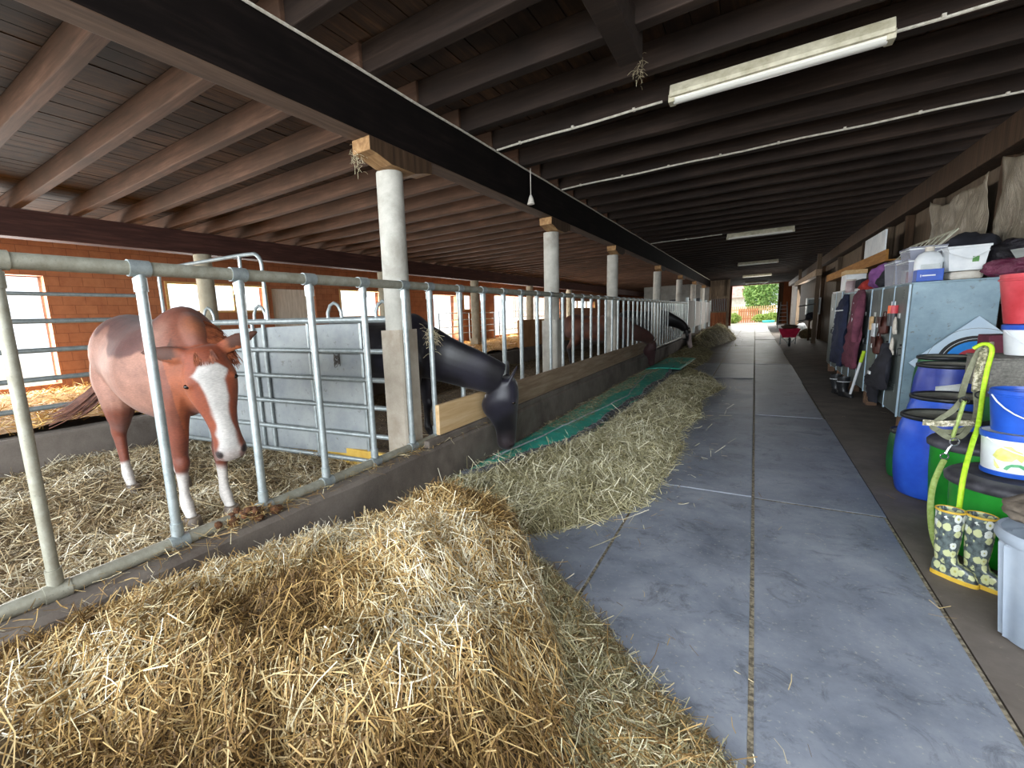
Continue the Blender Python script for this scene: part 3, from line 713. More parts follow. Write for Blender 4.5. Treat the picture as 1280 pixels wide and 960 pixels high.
h1 = horse('horse1', (-3.60, 1.585, .245), math.radians(-4), 1.035,
    [(-3.50, 1.59, 1.40, .20, .36), (-3.27, 1.57, 1.50, .175, .30), (-3.08, 1.545, 1.53, .115, .20), (-2.98, 1.53, 1.46, .075, .12)],
    (-2.93, 1.505, 1.49), (-2.87, 1.59, .755), (.90, -.43, .12), col_chestnut, M['coat'], hw=1.28, front=((.36, -.13), (.40, .12)), hind=((-.80, -.13), (-.62, .2)), voxel=.0105, mane_col=M['mane_red'], tail_col=M['tail_red'],
    tail_pts=[(-.97, 0, 1.32), (-1.08, 0.0, 1.22), (-1.13, -.05, 1.02), (-1.18, -.18, .85), (-1.24, -.34, .72), (-1.28, -.5, .66)], thick=1.05, ears=[(.5, .75, .38), (-.72, -.66, .14)], mane_out=1)
tag(h1, 'chestnut horse with broad white blaze and white socks looking out of the stall', 'horse', 'horses in the stalls')
def col_black(loc, ht, hx, hn):
    n = len(loc); c = np.tile(lin('#141218'), (n, 1)); nn = vn(loc, 3)
    c = mixc(c, lin('#282631'), smooth(nn, -.1, .4)); x, y, z = loc.T
    inhead = (ht > .02) & (ht < .7) & (np.abs(hx) < .15) & (hn > -.28) & (hn < .2)
    mz = smooth(ht, .4, .62) * inhead[:, None]; c = mixc(c, lin('#3b3134'), mz)
    nost = (1 - smooth(np.hypot(ht - .60, np.abs(hx) - .052), .010, .022)) * smooth(hn, .0, .03) * inhead[:, None]; c = mixc(c, lin('#070606'), nost)
    return c
EAR[0] = 1.0
h2 = horse('horse2', (-3.46, 3.93, .24), math.radians(2), .985,
    [(-3.30, 3.93, 1.30, .19, .36), (-2.98, 3.92, 1.30, .15, .31), (-2.68, 3.94, 1.20, .115, .25), (-2.40, 4.10, 1.07, .105, .215), (-2.22, 4.25, .97, .10, .18)],
    (-2.165, 4.30, .955), (-2.235, 4.41, .165), (.80, .42, .22), col_black, M['coat_black'], hw=1.15, voxel=.012, mane_col=M['mane_black'], mane_out=1, mane_len=(.08, .16), ears=[(.1, -.1, 1), (.3, .35, .8)])
tag(h2, 'black horse with its neck through the fence, eating from the green mat', 'horse', 'horses in the stalls')
def col_bay(loc, ht, hx, hn):
    n = len(loc); x, y, z = loc.T; nn = vn(loc, 4)
    c = np.tile(lin('#5c3426'), (n, 1)); c = mixc(c, lin('#74452f'), smooth(nn, -.2, .3)); c = mixc(c, lin('#4a2c24'), smooth(x, .35, .8))
    c = mixc(c, lin('#1b1412'), 1 - smooth(z, .5, .62))
    inhead = (ht > .02) & (ht < .7) & (np.abs(hx) < .15) & (hn > -.28) & (hn < .2)
    c = mixc(c, lin('#46292a'), inhead[:, None].astype(float))
    st = (1 - smooth(np.hypot((ht - .24) * .35, hx), .018, .03)) * smooth(hn, .02, .05) * inhead[:, None]
    c = mixc(c, lin('#e8e4df'), st); return c
def col_bw(loc, ht, hx, hn):
    n = len(loc); c = np.tile(lin('#131114'), (n, 1)); inhead = (ht > .02) & (ht < .7) & (np.abs(hx) < .16) & (hn > -.28) & (hn < .2)
    bl = (1 - smooth(np.abs(hx), .055, .08)) * smooth(hn, -.06, .0) * smooth(ht, .08, .14) * inhead[:, None]
    c = mixc(c, lin('#d9c3bd'), bl); ck = smooth(ht, .05, .12) * (1 - smooth(ht, .2, .28)) * smooth(-hn, .0, .06) * inhead[:, None]; return mixc(c, lin('#c9c2ba'), ck * .8)
h3 = horse('horse3', (-3.55, 12.8, .15), 0, 1.0,
    [(-3.30, 12.8, 1.25, .19, .36), (-2.98, 12.8, 1.22, .15, .30), (-2.68, 12.85, 1.10, .115, .23), (-2.42, 13.05, .98, .10, .18), (-2.30, 13.25, .84, .09, .14)],
    (-2.26, 13.32, .78), (-2.30, 13.52, .14), (.80, .2, .3), col_bay, M['coat'], voxel=.02, mane_col=M['mane_black'], ears=[(.1, -.1, 1), (.3, .35, .8)])
tag(h3, 'brown bay horse with a white star reaching through the fence to the mat end', 'horse', 'horses in the stalls')
h4 = horse('horse4', (-3.35, 18.63, .15), 0, 1.05,
    [(-3.10, 18.63, 1.30, .19, .36), (-2.80, 18.63, 1.35, .15, .30), (-2.50, 18.68, 1.25, .115, .23), (-2.22, 18.78, 1.08, .10, .18), (-2.08, 18.83, .92, .09, .14)],
    (-2.04, 18.85, .86), (-1.9, 18.93, .22), (.75, -.35, .3), col_bw, M['coat_black'], voxel=.02, mane_col=M['mane_black'], ears=[(.1, -.1, 1), (.3, .35, .8)])
tag(h4, 'distant black horse with white blaze, head down over the fence kerb', 'horse', 'horses in the stalls')

# ================================================================== HAY, STRAW, FEED MAT
bigp = [(.32, -1.6), (.22, .6), (.0, 1.62), (-.2, 1.80), (-.42, 1.98), (-.66, 2.22), (-1.0, 2.52), (-1.28, 2.66), (-1.55, 2.72), (-1.9, 2.52), (-2.2, 2.0), (-2.42, 1.62), (-2.56, 1.1), (-2.68, 0), (-2.75, -1.6)]
def h_big(x, y):
    d = polydist(x, y, bigp)
    if d <= 0: return max(-.05, d * .8)
    h = .56 * (1 - math.exp(-d / .30))
    # steep side of the heap: left of the crease it stands high, right of it lies a low apron
    cx_ = float(np.interp(y, [.6, 1.1, 1.45, 1.75, 2.1, 2.4, 2.7], [-.30, -.40, -.55, -.74, -.98, -1.15, -1.3])) + .04 * nz(x, y, 4, 6.6)
    s_ = 1 / (1 + math.exp((x - cx_) / .045)); h = h * (.40 + .60 * s_) + .05 * s_
    pk = math.exp(-(((x + 1.25) / .42) ** 2 + ((y - 2.02) / .40) ** 2)) * .10
    vl = -.10 * math.exp(-(((x + .92 + (y - 1.3) * -.05) / .10) ** 2)) * (1 if y < 1.9 else 0) * min(1, d * 3)
    dip = -.10 * math.exp(-(((x + 1.75) / .35) ** 2 + ((y - 1.35) / .5) ** 2))
    l = nz(x, y, 2.2, 3.1) * .085 + nz(x, y, 5.0, 1.2) * .055 - abs(nz(x, y, 3.3, 9.2)) * .09 + nz(x, y, 13, 4.4) * .016
    return h + (pk + vl + dip) * min(1, d * 4) + l * min(1, d * 5)
def acc_big(x, y):
    if x < -2.50: return 0
    d = polydist(x, y, bigp)
    return 1 if d > -.03 else (.16 * math.exp((d + .03) / .07))
hay = empty('hay_heap', (0, 0, 0)); tag(hay, 'big golden hay heap on the aisle floor in the foreground', 'hay', kind='stuff')
heightmesh('heap_core', h_big, -2.47, .33, -1.2, 2.8, .03, M['under_gold_shade'], hay)
def tone_big(P, t_):
    x, y = P[:, 0], P[:, 1]; w = np.array([nz(a, c, 1.6, 8.0) for a, c in zip(x, y)])
    return t_ * .95 + w * .6 - .18 * (x > -.7)
def dir_big(P, ang, rs):
    # straws fall partly down the slope of the heap
    k = rs.rand(len(ang)) < .38
    base = np.where(P[:, 0] > -1.0, -.5, 2.2) + np.array([nz(a, c, 1.1, 2.0) for a, c in zip(P[:, 0], P[:, 1])]) * 2.2
    return np.where(k, base + rs.normal(0, .45, len(ang)), ang)
def crease(x, y): return x > float(np.interp(y, [.6, 1.1, 1.45, 1.75, 2.1, 2.4, 2.7], [-.30, -.40, -.55, -.74, -.98, -1.15, -1.3]))
strands('straws', h_big, scatter(9000, -1.4, .6, .5, 2.95, lambda x, y: acc_big(x, y) if crease(x, y) else 0, 71), (.06, .17), (.0016, .0036), .55, M['straw_green'], hay, 72, tone=(0, .95), segs=3)
strands('straws', h_big, scatter(52000, -2.5, .6, .2, 2.95, lambda x, y: acc_big(x, y) * (.30 if crease(x, y) and not (y < 1.75 and x > -.35) else 1), 1), (.06, .17), (.0018, .0042), .5, M['straw_gold'], hay, 2, tone_fn=tone_big, dirfn=dir_big, segs=3)
strands('straws', h_big, scatter(7000, -2.5, .5, -1.0, .25, acc_big, 11), (.07, .18), (.002, .0045), .5, M['straw_gold'], hay, 12, tone_fn=tone_big)
rim = scatter(1500, -2.5, .3, .5, 2.9, lambda x, y: 1 if -.05 < polydist(x, y, bigp) < .3 else 0, 21)
strands('straws', h_big, rim, (.07, .16), (.002, .0045), .9, M['straw_gold'], hay, 22, up=.55, segs=3)

# greener hay ridge along the feed mat, thin scatter between
ridgep = [(-1.28, 2.9), (-.95, 3.35), (-.68, 3.9), (-.66, 4.5), (-.62, 5.6), (-.75, 6.5), (-.60, 7.6), (-.72, 9), (-.45, 10.6), (-.62, 11.5), (-.95, 12.6), (-1.25, 13.6), (-1.5, 13.8), (-1.62, 12), (-1.60, 9.5), (-1.66, 7), (-1.72, 5.9), (-1.98, 4.9), (-2.25, 4.2), (-2.46, 3.6), (-2.46, 2.6), (-1.9, 2.75)]
def h_ridge(x, y):
    d = polydist(x, y, ridgep)
    if d <= 0: return max(-.04, d * .6)
    a = np.interp(y, [2.6, 3.8, 4.6, 5.6, 8, 12, 14], [.035, .04, .08, .13, .15, .14, .08])
    return a * (1 - math.exp(-d / .22)) + (nz(x, y, 3, 5) * .07 + nz(x, y, 8, 2) * .035) * min(1, d * 5)
def acc_ridge(x, y):
    d = polydist(x, y, ridgep)
    if x < -2.47: return 0
    w = 1 / (1 + max(0, y - 4) * .25)
    return (1 if d > -.02 else .22 * math.exp((d + .02) / .12)) * w
rg = empty('hay_ridge', (0, 0, 0)); tag(rg, 'long greenish hay ridge beside the green feed mat', 'hay', kind='stuff')
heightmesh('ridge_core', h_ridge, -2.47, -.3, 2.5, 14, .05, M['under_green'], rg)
strands('straws', h_ridge, scatter(34000, -2.5, -.1, 2.4, 14, acc_ridge, 3), (.07, .21), (.0025, .0055), .5, M['straw_green'], rg, 4, tone_fn=lambda P, t_: t_ * .8 + .1 + .35 * np.array([nz(a, c, 1.5, 5.0) for a, c in zip(P[:, 0], P[:, 1])]), segs=2)
strands('straws', h_ridge, scatter(4500, -2.46, -.2, 2.5, 11, acc_ridge, 83), (.16, .34), (.003, .006), .9, M['straw_green'], rg, 84, tone=(.35, 1.2), up=.12, segs=3)
# loose straws strewn over the slabs
def acc_loose(x, y): return min(1, .9 * math.exp(-max(0, -max(polydist(x, y, bigp), polydist(x, y, ridgep))) / .22)) + .004
lo = strands('loose_straws', lambda x, y: .004, scatter(1700, -2.4, 1.6, 1.2, 14, acc_loose, 31), (.04, .12), (.002, .004), .05, M['straw_gold'], None, 32)
tag(lo, 'single loose straws strewn over the grey slabs', 'straw', kind='stuff')
# far hay pile at the stall front
fp = [(-2.45, 21.0), (-1.6, 21.6), (-1.2, 24), (-.75, 27.5), (-.9, 31), (-1.6, 33.5), (-2.45, 34)]
def h_far(x, y):
    d = polydist(x, y, fp)
    return max(-.04, d * .6) if d <= 0 else .85 * (1 - math.exp(-d / .5)) * (1 if y > 23.5 else max(.2, (y - 20.5) / 3)) + nz(x, y, 1.6, 4) * .12 * min(1, d * 3)
fpo = empty('hay_pile', (0, 0, 0)); tag(fpo, 'far brown hay pile against the grey stall front', 'hay', kind='stuff')
heightmesh('pile_core', h_far, -2.47, -.5, 20.6, 34.2, .12, M['under_green'], fpo)
strands('straws', h_far, scatter(5000, -2.45, -.4, 20.8, 34, lambda x, y: 1 if polydist(x, y, fp) > -.05 else .05, 5), (.15, .35), (.008, .014), .4, M['straw_green'], fpo, 6, tone=(0, .8))
mp = [(-2.45, 13.8), (-1.3, 14.2), (-1.15, 16.5), (-1.2, 19), (-1.5, 21.5), (-2.45, 22)]
def h_mid(x, y):
    d = polydist(x, y, mp); return max(-.04, d * .5) if d <= 0 else .10 * (1 - math.exp(-d / .3)) + nz(x, y, 3, 4) * .03 * min(1, d * 3)
mpo = empty('hay_layer', (0, 0, 0)); tag(mpo, 'thin brown hay layer before the kerb beyond the mat end', 'hay', kind='stuff')
heightmesh('layer_core', h_mid, -2.47, -.9, 13.6, 22.2, .1, M['under_green'], mpo)
strands('straws', h_mid, scatter(4000, -2.45, -1, 13.8, 22, lambda x, y: 1 if polydist(x, y, mp) > -.05 else .05, 15), (.1, .25), (.005, .01), .4, M['straw_green'], mpo, 16, tone=(0, .75))

# straw bedding of the near stall and of the stalls behind
def h_bed(x, y):
    h = .20 + nz(x, y, .9, 2) * .09 + nz(x, y, 2.6, 7) * .055 + nz(x, y, 7, 1) * .02
    h += .10 * math.exp(-((x + 4.9) / .9) ** 2) * (1 if y < 2.6 else .6) - .10 * math.exp(-(((x + 4.1) / .35) ** 2 + ((y - 1.65) / .3) ** 2))
    return h - .06 * math.exp(-((x + 2.75) / .15) ** 2) - .13 / (1 + math.exp(-(y - 2.45) / .12))
bd = empty('stall_straw', (0, 0, 0)); tag(bd, 'deep pale straw bedding in the stall around the chestnut horse', 'straw', kind='stuff')
heightmesh('bed_core', h_bed, -6.48, -2.72, -1, 3.4, .05, M['under_bed'], bd)
strands('straws', h_bed, scatter(22000, -6.45, -2.74, -.3, 3.35, lambda x, y: min(1, .25 + 1.2 * math.exp(-(-2.7 - x) / 1.6)), 7), (.08, .24), (.003, .0068), .55, M['straw_bed'], bd, 8, tone_fn=lambda P, t_: t_ + .3 * np.array([nz(a, c, 1.7, 3.0) for a, c in zip(P[:, 0], P[:, 1])]))
def h_bed2(x, y): return .14 + nz(x, y, .9, 9) * .05 + nz(x, y, 3, 7) * .03
bd2 = empty('stall_straw', (0, 0, 0)); tag(bd2, 'dark trampled straw in the stalls of the black and brown horses', 'straw', kind='stuff')
heightmesh('bed_core', h_bed2, -6.48, -2.72, 3.4, 30, .15, M['under_bed'], bd2)
strands('straws', h_bed2, scatter(6000, -6.45, -2.74, 3.4, 18, lambda x, y: 1, 9), (.08, .22), (.004, .008), .4, M['straw_bed'], bd2, 10, tone=(0, .6))
def h_back(x, y): return .62 + nz(x, y, .8, 3) * .07 + nz(x, y, 2.4, 5) * .04 + nz(x, y, 6, 5) * .02
bd3 = empty('stall_straw', (0, 0, 0)); tag(bd3, 'golden straw bedding of the back stalls along the brick wall', 'straw', kind='stuff')
heightmesh('bed_core', h_back, -11.99, -6.7, -3, 34, .12, M['under_warm'], bd3)
strands('straws', h_back, scatter(16000, -11.9, -6.72, -1, 28, lambda x, y: .3 + .7 * math.exp(-max(0, y) / 8), 13), (.12, .32), (.006, .012), .45, M['straw_warm'], bd3, 14)
# dung and debris on the kerb
db = strands('kerb_debris', lambda x, y: .425 + .03 * math.exp(-((y - 1.5) / .2) ** 2), scatter(900, -2.70, -2.45, .2, 4.5, lambda x, y: .25 + 1.0 * math.exp(-((y - 1.45) / .22) ** 2), 41), (.04, .13), (.002, .005), .3, M['straw_gold'], None, 42, tone=(0, .9))
tag(db, 'straw bits and dung lying on top of the kerb under the fence', 'straw', kind='stuff')
b = MB()
for i in range(26):
    rs = random.Random(i); c = (-2.60 + rs.uniform(-.06, .09), 1.48 + rs.gauss(0, .09), .44 + rs.uniform(0, .05)); r = rs.uniform(.018, .035)
    b.lathe([(0, -r), (r * .8, -r * .6), (r, 0), (r * .7, r * .6), (0, r * .9)], 8, c=c, cap=False)
tag(b.build('horse_dung', simple('dung', '#3b2415', '#6b4527', rough=.95, sc=40, bump=.6)), 'brown crumbly dung clump on the kerb at the third fence post', 'dung', kind='stuff')

# green feed mat with its grey rolled edge
M['mat_green'] = simple('mat_green', '#14806f', '#2ba48e', rough=.45, sc=5, world=True, bump=.3)
t = NT('mat_green'); v = t.coord('World'); n = t.noise(v, 4, 6, .6)
c = t.ramp(n, [(.3, '#1fae99'), (.7, '#4bcfb8')]); vo = t.node('ShaderNodeTexVoronoi'); t.l.new(v, vo.inputs['Vector']); vo.inputs['Scale'].default_value = 22
c = t.mix(t.ramp(vo.outputs['Distance'], [(.05, '#666666'), (.35, '#000000')]), c, sl('#a5e8da')); t.l.new(c, t.b.inputs['Base Color']); t.b.inputs['Roughness'].default_value = .5; t.bump(vo.outputs['Distance'], .5, .008); M['mat_green'] = t.mat
M['mat_edge'] = simple('mat_edge', '#3b3e42', '#77797b', rough=.7, sc=25, world=True, bump=.5)
M['mat_rope'] = simple('mat_cord', '#8fa3a8', '#c9d6d8', rough=.6, sc=20, world=True)
fm = empty('feed_mat', (0, 0, 0)); tag(fm, 'long green rubber feed mat with grey rolled edge beside the kerb', 'mat')
ye = [3.70, 4.2, 4.8, 5.6, 7, 8.6, 10.2, 11.8, 13, 13.9]; xe = [-2.44, -2.12, -1.93, -1.83, -1.76, -1.72, -1.70, -1.68, -1.72, -1.80]
def xedge(y): return float(np.interp(y, ye, xe)) + .035 * math.sin(y * 2.3) + .02 * math.sin(y * 5.1)
def mz(x, y, u): return .02 + .03 * math.sin(y * 1.7 + x) ** 2 * u + .05 * max(0, u - .8) + .01 * nz(x, y, 6)
b = MB()
def mf(u, v):
    y = 3.70 + v * 10.2; x = -2.45 + u * (xedge(y) + 2.45); return (x, y, mz(x, y, u))
b.grid(mf, 14, 150); b.build('mat_sheet', M['mat_green'], fm, angle=180, solid=.012)
b = MB(); b.tube([(xedge(y), y, mz(0, y, 1) + .02) for y in np.arange(3.70, 13.9, .08)], .032, 8); b.build('rolled_edge', M['mat_edge'], fm)
b = MB(); b.tube([(-2.44 + .5 * (xedge(y) + 2.44) + .12 * math.sin(y * .9), y, mz(0, y, .5) + .022) for y in np.arange(4.3, 13.9, .15)], .012, 6); b.build('cord', M['mat_rope'], fm)
b = MB()
for y in np.arange(3.75, 13.8, .22):
    x = xedge(y); b.tube([(x - .05, y, mz(0, y, 1) + .01), (x - .03, y + .02, mz(0, y, 1) + .055), (x + .02, y + .03, mz(0, y, 1) + .055), (x + .04, y + .04, mz(0, y, 1) + .01)], .006, 5)
b.build('lacing', M['mat_edge'], fm)
b = MB()
def mf2(u, v):
    y = 13.2 + v * 3.0; x = -2.40 + u * .85 + v * .1; return (x, y, .07 + .03 * math.sin(3 * u) + .02 * v)
b.grid(mf2, 8, 16); o = b.build('feed_mat', M['mat_green'], None, angle=180, solid=.012); tag(o, 'short green mat piece behind the long mat, before the far horse', 'mat')
def h_on(x, y): return .06
acc_on = lambda x, y: (1.0 if x < -2.45 + .45 * (xedge(y) + 2.45) + .12 * math.sin(y * 2) else .10) * (.35 if y < 6 else 1) if x < xedge(y) - .03 else 0
mh = strands('mat_hay', lambda x, y: mz(x, y, .5) + .012, scatter(5200, -2.45, -1.7, 3.8, 13.5, acc_on, 51), (.03, .11), (.002, .005), .25, M['straw_green'], None, 52)
tag(mh, 'chopped hay scraps lying on the green feed mat', 'hay', kind='stuff')

# ================================================================== RIGHT SIDE: LOCKERS, BINS, CLUTTER
M['lock'] = m_galv('locker_paint', '#5d6664', '#78817e', .45, .15, 3)
M['lock_side'] = m_galv('locker_side', '#6f8794', '#93abb6', .4, .2, 2.2)
M['lock_edge_lit'] = simple('locker_edge_lit', '#a9c6da', '#c4dae8', rough=.4, sc=9)  # pale blue puts the light on the door edges into the colour
M['blk'] = simple('black_plastic', '#17181a', '#26282b', rough=.4, sc=8)
M['plate'] = simple('label_plate', '#b9c0bd', '#d6dad6', rough=.4, sc=8)
M['brownblk'] = wood('wood_block', '#5e4634', '#7f6450', '#9d8068', 0)
def cabinet(y0, nd, w, lb, z0=.19, z1=1.80, x0=1.5, x1=2.2, side=None):
    e = empty('steel_cabinet', (x0, y0, 0)); tag(e, lb, 'cabinet'); d = x1 - x0; W_ = nd * w
    b = MB(); b.box((.012, .0, z0), (d, W_, z1 - .02)); b.box((-.0, -.004, z1 - .02), (d + .004, W_ + .004, z1)); b.build('body', side or M['lock_side'], e, smooth=False, bevel=.004)
    for i in range(nd):
        b = MB(); b.box((-.012, i * w + .008, z0 + .03), (.0118, (i + 1) * w - .008, z1 - .035)); dr = b.build('door', M['lock'], e, smooth=False, bevel=.003)
        b = MB()
        for g in (z1 - .18, z0 + .28):
            for k in range(4): b = MB(); b.box((-.018, i * w + w * .3, g + k * .03), (-.0125, i * w + w * .7, g + k * .03 + .012)); b.build('louvre', M['lock'], dr, smooth=False)
        b = MB(); b.box((-.02, i * w + w * .42, z1 - .42), (-.0125, i * w + w * .60, z1 - .36)); b.build('label_holder', M['plate'], dr, smooth=False, bevel=.002)
        b = MB(); b.tube([(-.013, i * w + .085, 1.02), (-.045, i * w + .085, 1.02), (-.045, i * w + .085, .94), (-.013, i * w + .085, .94)], .008, 8); b.tube([(-.012, i * w + .085, 1.06), (-.03, i * w + .085, 1.06)], .013, 10); b.build('handle', M['blk'], dr)
        b = MB(); b.box((-.018, i * w - .012, z0 + .0), (-.001, i * w + .010, z1 - .02)); b.build('door_edge_lit', M['lock_edge_lit'], e, smooth=False)
    for yy in (.03, W_ - .12):
        b = MB(); b.box((.02, yy, -.01), (.14, yy + .09, z0)); b.build('foot', M['brownblk'], e, smooth=False, bevel=.004)
    return e
cabinet(7.56, 3, .68, 'pale blue-grey steel cabinet nearest the camera, its long side facing the blue drums')
cabinet(9.65, 2, .70, 'grey steel cabinet behind the maroon coat')
cabinet(11.1, 2, .72, 'grey steel cabinet behind the navy work trousers')
cabinet(12.6, 2, .80, 'cream painted steel cabinet at the far end of the row', z1=1.86, side=M['plate'])

# --- hanging clothes
def cloth(nm, pts_w, mat, lb, cat, group=None, thick=.045, seed=0):
    """a hanging garment: rows of (y0, y1, z, bulge), soft folds, on the -x side of the cabinet fronts"""
    b = MB(); n = 24; v = []; x0 = 1.462
    R_ = catmull(pts_w, 4)
    for (ya, yb, z, bu) in R_:
        for j in range(n):
            a = 2 * PI * j / n; yy = (ya + yb) / 2 + (yb - ya) / 2 * math.cos(a)
            fold = .030 * math.sin(yy * 34 + seed + 2.5 * z) * (1.1 - .4 * z) + .012 * math.sin(yy * 90 + z * 6)
            yy += .035 * math.cos(a) * math.sin(z * 9 + seed) + .02 * nz(z * 3, a, 1.5, seed)
            xx = x0 - bu * .5 - (bu * .5) * math.sin(a) - (fold if math.sin(a) > 0 else 0)
            v.append((xx, yy, z))
    f = []
    for i in range(len(R_) - 1):
        for j in range(n): f.append((i * n + j, (i + 1) * n + j, (i + 1) * n + (j + 1) % n, i * n + (j + 1) % n))
    f.append(tuple(range(n))); k = len(R_) - 1; f.append(tuple(k * n + j for j in reversed(range(n)))); b.add(v, f)
    o = b.build(nm, mat, None, angle=120); tag(o, lb, cat, group); return o
M['navy'] = simple('navy_cloth', '#141b33', '#222c4b', rough=.85, sc=6, bump=.2); M['maroon'] = simple('maroon_cloth', '#58293b', '#7c4254', rough=.85, sc=6, bump=.2)
M['blackcloth'] = simple('black_cloth', '#14151d', '#24252f', rough=.8, sc=6, bump=.2); M['white'] = simple('white_plastic', '#d5dadd', '#eef1f1', rough=.4, sc=4)
tr = cloth('work_trousers', [(11.35, 11.62, 1.76, .06), (11.1, 12.0, 1.55, .12), (11.1, 12.2, 1.3, .13), (11.05, 12.35, 1.0, .13), (11.1, 12.5, .7, .12), (11.25, 12.55, .40, .10)], M['navy'], 'navy blue work overalls hanging on the cabinets beside the maroon coat', 'overalls', seed=1)
b = MB(); b.tube([(1.33, y, 1.47 - .02 * (y - 11)) for y in np.arange(11.08, 12.05, .1)], .012, 6); b.build('reflective_strip', M['white'], tr)
co = cloth('coat', [(10.0, 10.2, 1.80, .05), (9.72, 10.42, 1.70, .10), (9.68, 10.5, 1.4, .11), (9.75, 10.65, 1.1, .12), (9.82, 10.9, .75, .12), (10.0, 11.1, .52, .09), (10.3, 11.0, .47, .05)], M['maroon'], 'dusty maroon coat hanging on the steel cabinets', 'coat', seed=4)
b = MB(); b.tube([(1.352, 10.30 - .1 * z, z) for z in np.arange(1.1, 1.65, .1)], .006, 6); b.build('zip', M['white'], co)
b = MB(); b.tube([(1.40, 9.80, 1.66), (1.37, 9.70, 1.45), (1.35, 9.72, 1.2), (1.36, 9.80, .98)], [.05, .065, .055, .045], 12); b.build('sleeve', M['maroon'], co)
bj = cloth('jacket', [(7.98, 8.1, 1.06, .05), (7.75, 8.2, .92, .09), (7.72, 8.35, .75, .11), (7.8, 8.9, .5, .10), (8.2, 8.95, .42, .08)], M['blackcloth'], 'black jacket hanging low on the nearest cabinet', 'jacket', seed=2)
bj2 = cloth('trouser_leg', [(8.25, 8.8, .44, .08), (8.3, 8.7, .30, .07), (8.3, 8.5, .22, .05)], M['blackcloth'], None, None, seed=3); bj2.name = 'sleeve'; bj2.parent = bj
for k_ in ('label', 'category'):
    if k_ in bj2: del bj2[k_]
b = MB(); b.box((1.33, 8.3, .62), (1.345, 8.42, .66)); b.build('badge', M['white'], bj, smooth=False)
# leather bags, gloves and bottles on the nearest doors
M['leather'] = simple('brown_leather', '#3a1a14', '#5b2c22', rough=.5, sc=7, bump=.2)
def bag(y, z, h, w, lb):
    e = empty('leather_bag', (1.44, y, z)); tag(e, lb, 'bag', None)
    b = MB(); p = [(.035, 0), (.06, .02), (.07, h * .5), (.062, h * .8), (.03, h)]; b.lathe([(q * 1.0, zz) for q, zz in p], 20, sx=.75, sy=w / .14); b.build('pouch', M['leather'], e)
    b = MB(); b.box((-.062, -w * .42, h * .45), (-.050, w * .42, h * .98)); b.build('flap', M['leather'], e, smooth=False, bevel=.01)
    b = MB(); b.box((-.07, -.012, h * .38), (-.061, .012, h * .6)); b.build('buckle', M['plate'], e, smooth=False)
    b = MB(); b.tube([(0, -w * .3, h * .9), (0, -w * .2, h * 1.25), (0, w * .2, h * 1.25), (0, w * .3, h * .9)], .008, 8); b.build('strap', M['leather'], e); return e
bag(8.38, 1.16, .24, .26, 'upper brown leather saddle bag hanging on the nearest cabinet'); bag(8.62, .87, .25, .30, 'lower brown leather saddle bag with buckle hanging on the nearest cabinet')
M['orange'] = simple('orange_plastic', '#d9501c', '#f0702c', rough=.4); M['redp'] = simple('red_plastic', '#b8323a', '#d6525a', rough=.45, sc=5)
M['cream'] = simple('cream_cloth', '#b9b0a2', '#dcd6ca', rough=.8, sc=8)
for i, (y, mt, lb) in enumerate([(8.12, 'orange', 'orange handled grooming tool hanging left of the leather bags'), (7.95, 'redp', 'red handled grooming tool hanging beside the orange one')]):
    e = empty('grooming_tool', (1.45, y, 1.42)); tag(e, lb, 'tool')
    b = MB(); b.tube([(0, 0, .02), (0, 0, .12)], .034, 10, ell=(1, .5)); b.build('handle', M[mt], e)
    b = MB(); b.tube([(0, 0, -.14), (0, 0, .02)], .030, 10, ell=(1, .6)); b.build('brush_head', M['blk'], e)
    b = MB(); b.tube([(0, 0, .12), (0, 0, .17)], .006, 6); b.build('loop', M['white'], e)
for (y, z, lb) in [(7.86, 1.28, 'pale cloth glove hanging on the nearest cabinet door'), (7.90, 1.02, 'crumpled pale glove hanging under the other glove')]:
    b = MB(); b.lathe([(.01, -.1), (.035, -.08), (.05, -.02), (.045, .05), (.03, .09), (.012, .12)], 14, sx=.4, c=(1.45, y, z)); b.tube([(1.45, y - .04, z - .03), (1.45, y - .075, z - .05), (1.45, y - .085, z - .09)], .012, 8); tag(b.build('glove', M['cream']), lb, 'glove')
b = MB(); b.box((1.44, 9.25, 1.18), (1.475, 9.36, 1.38)); tag(b.build('wall_pocket', M['plank_new'], smooth=False, bevel=.004), 'small pale wooden strip pinned on a cabinet door', 'wooden strip')
b = MB(); b.box((1.455, 9.1, .96), (1.478, 9.24, 1.28)); tag(b.build('paper_sheet', M['white'], smooth=False), 'white paper sheet stuck on a cabinet door', 'paper')
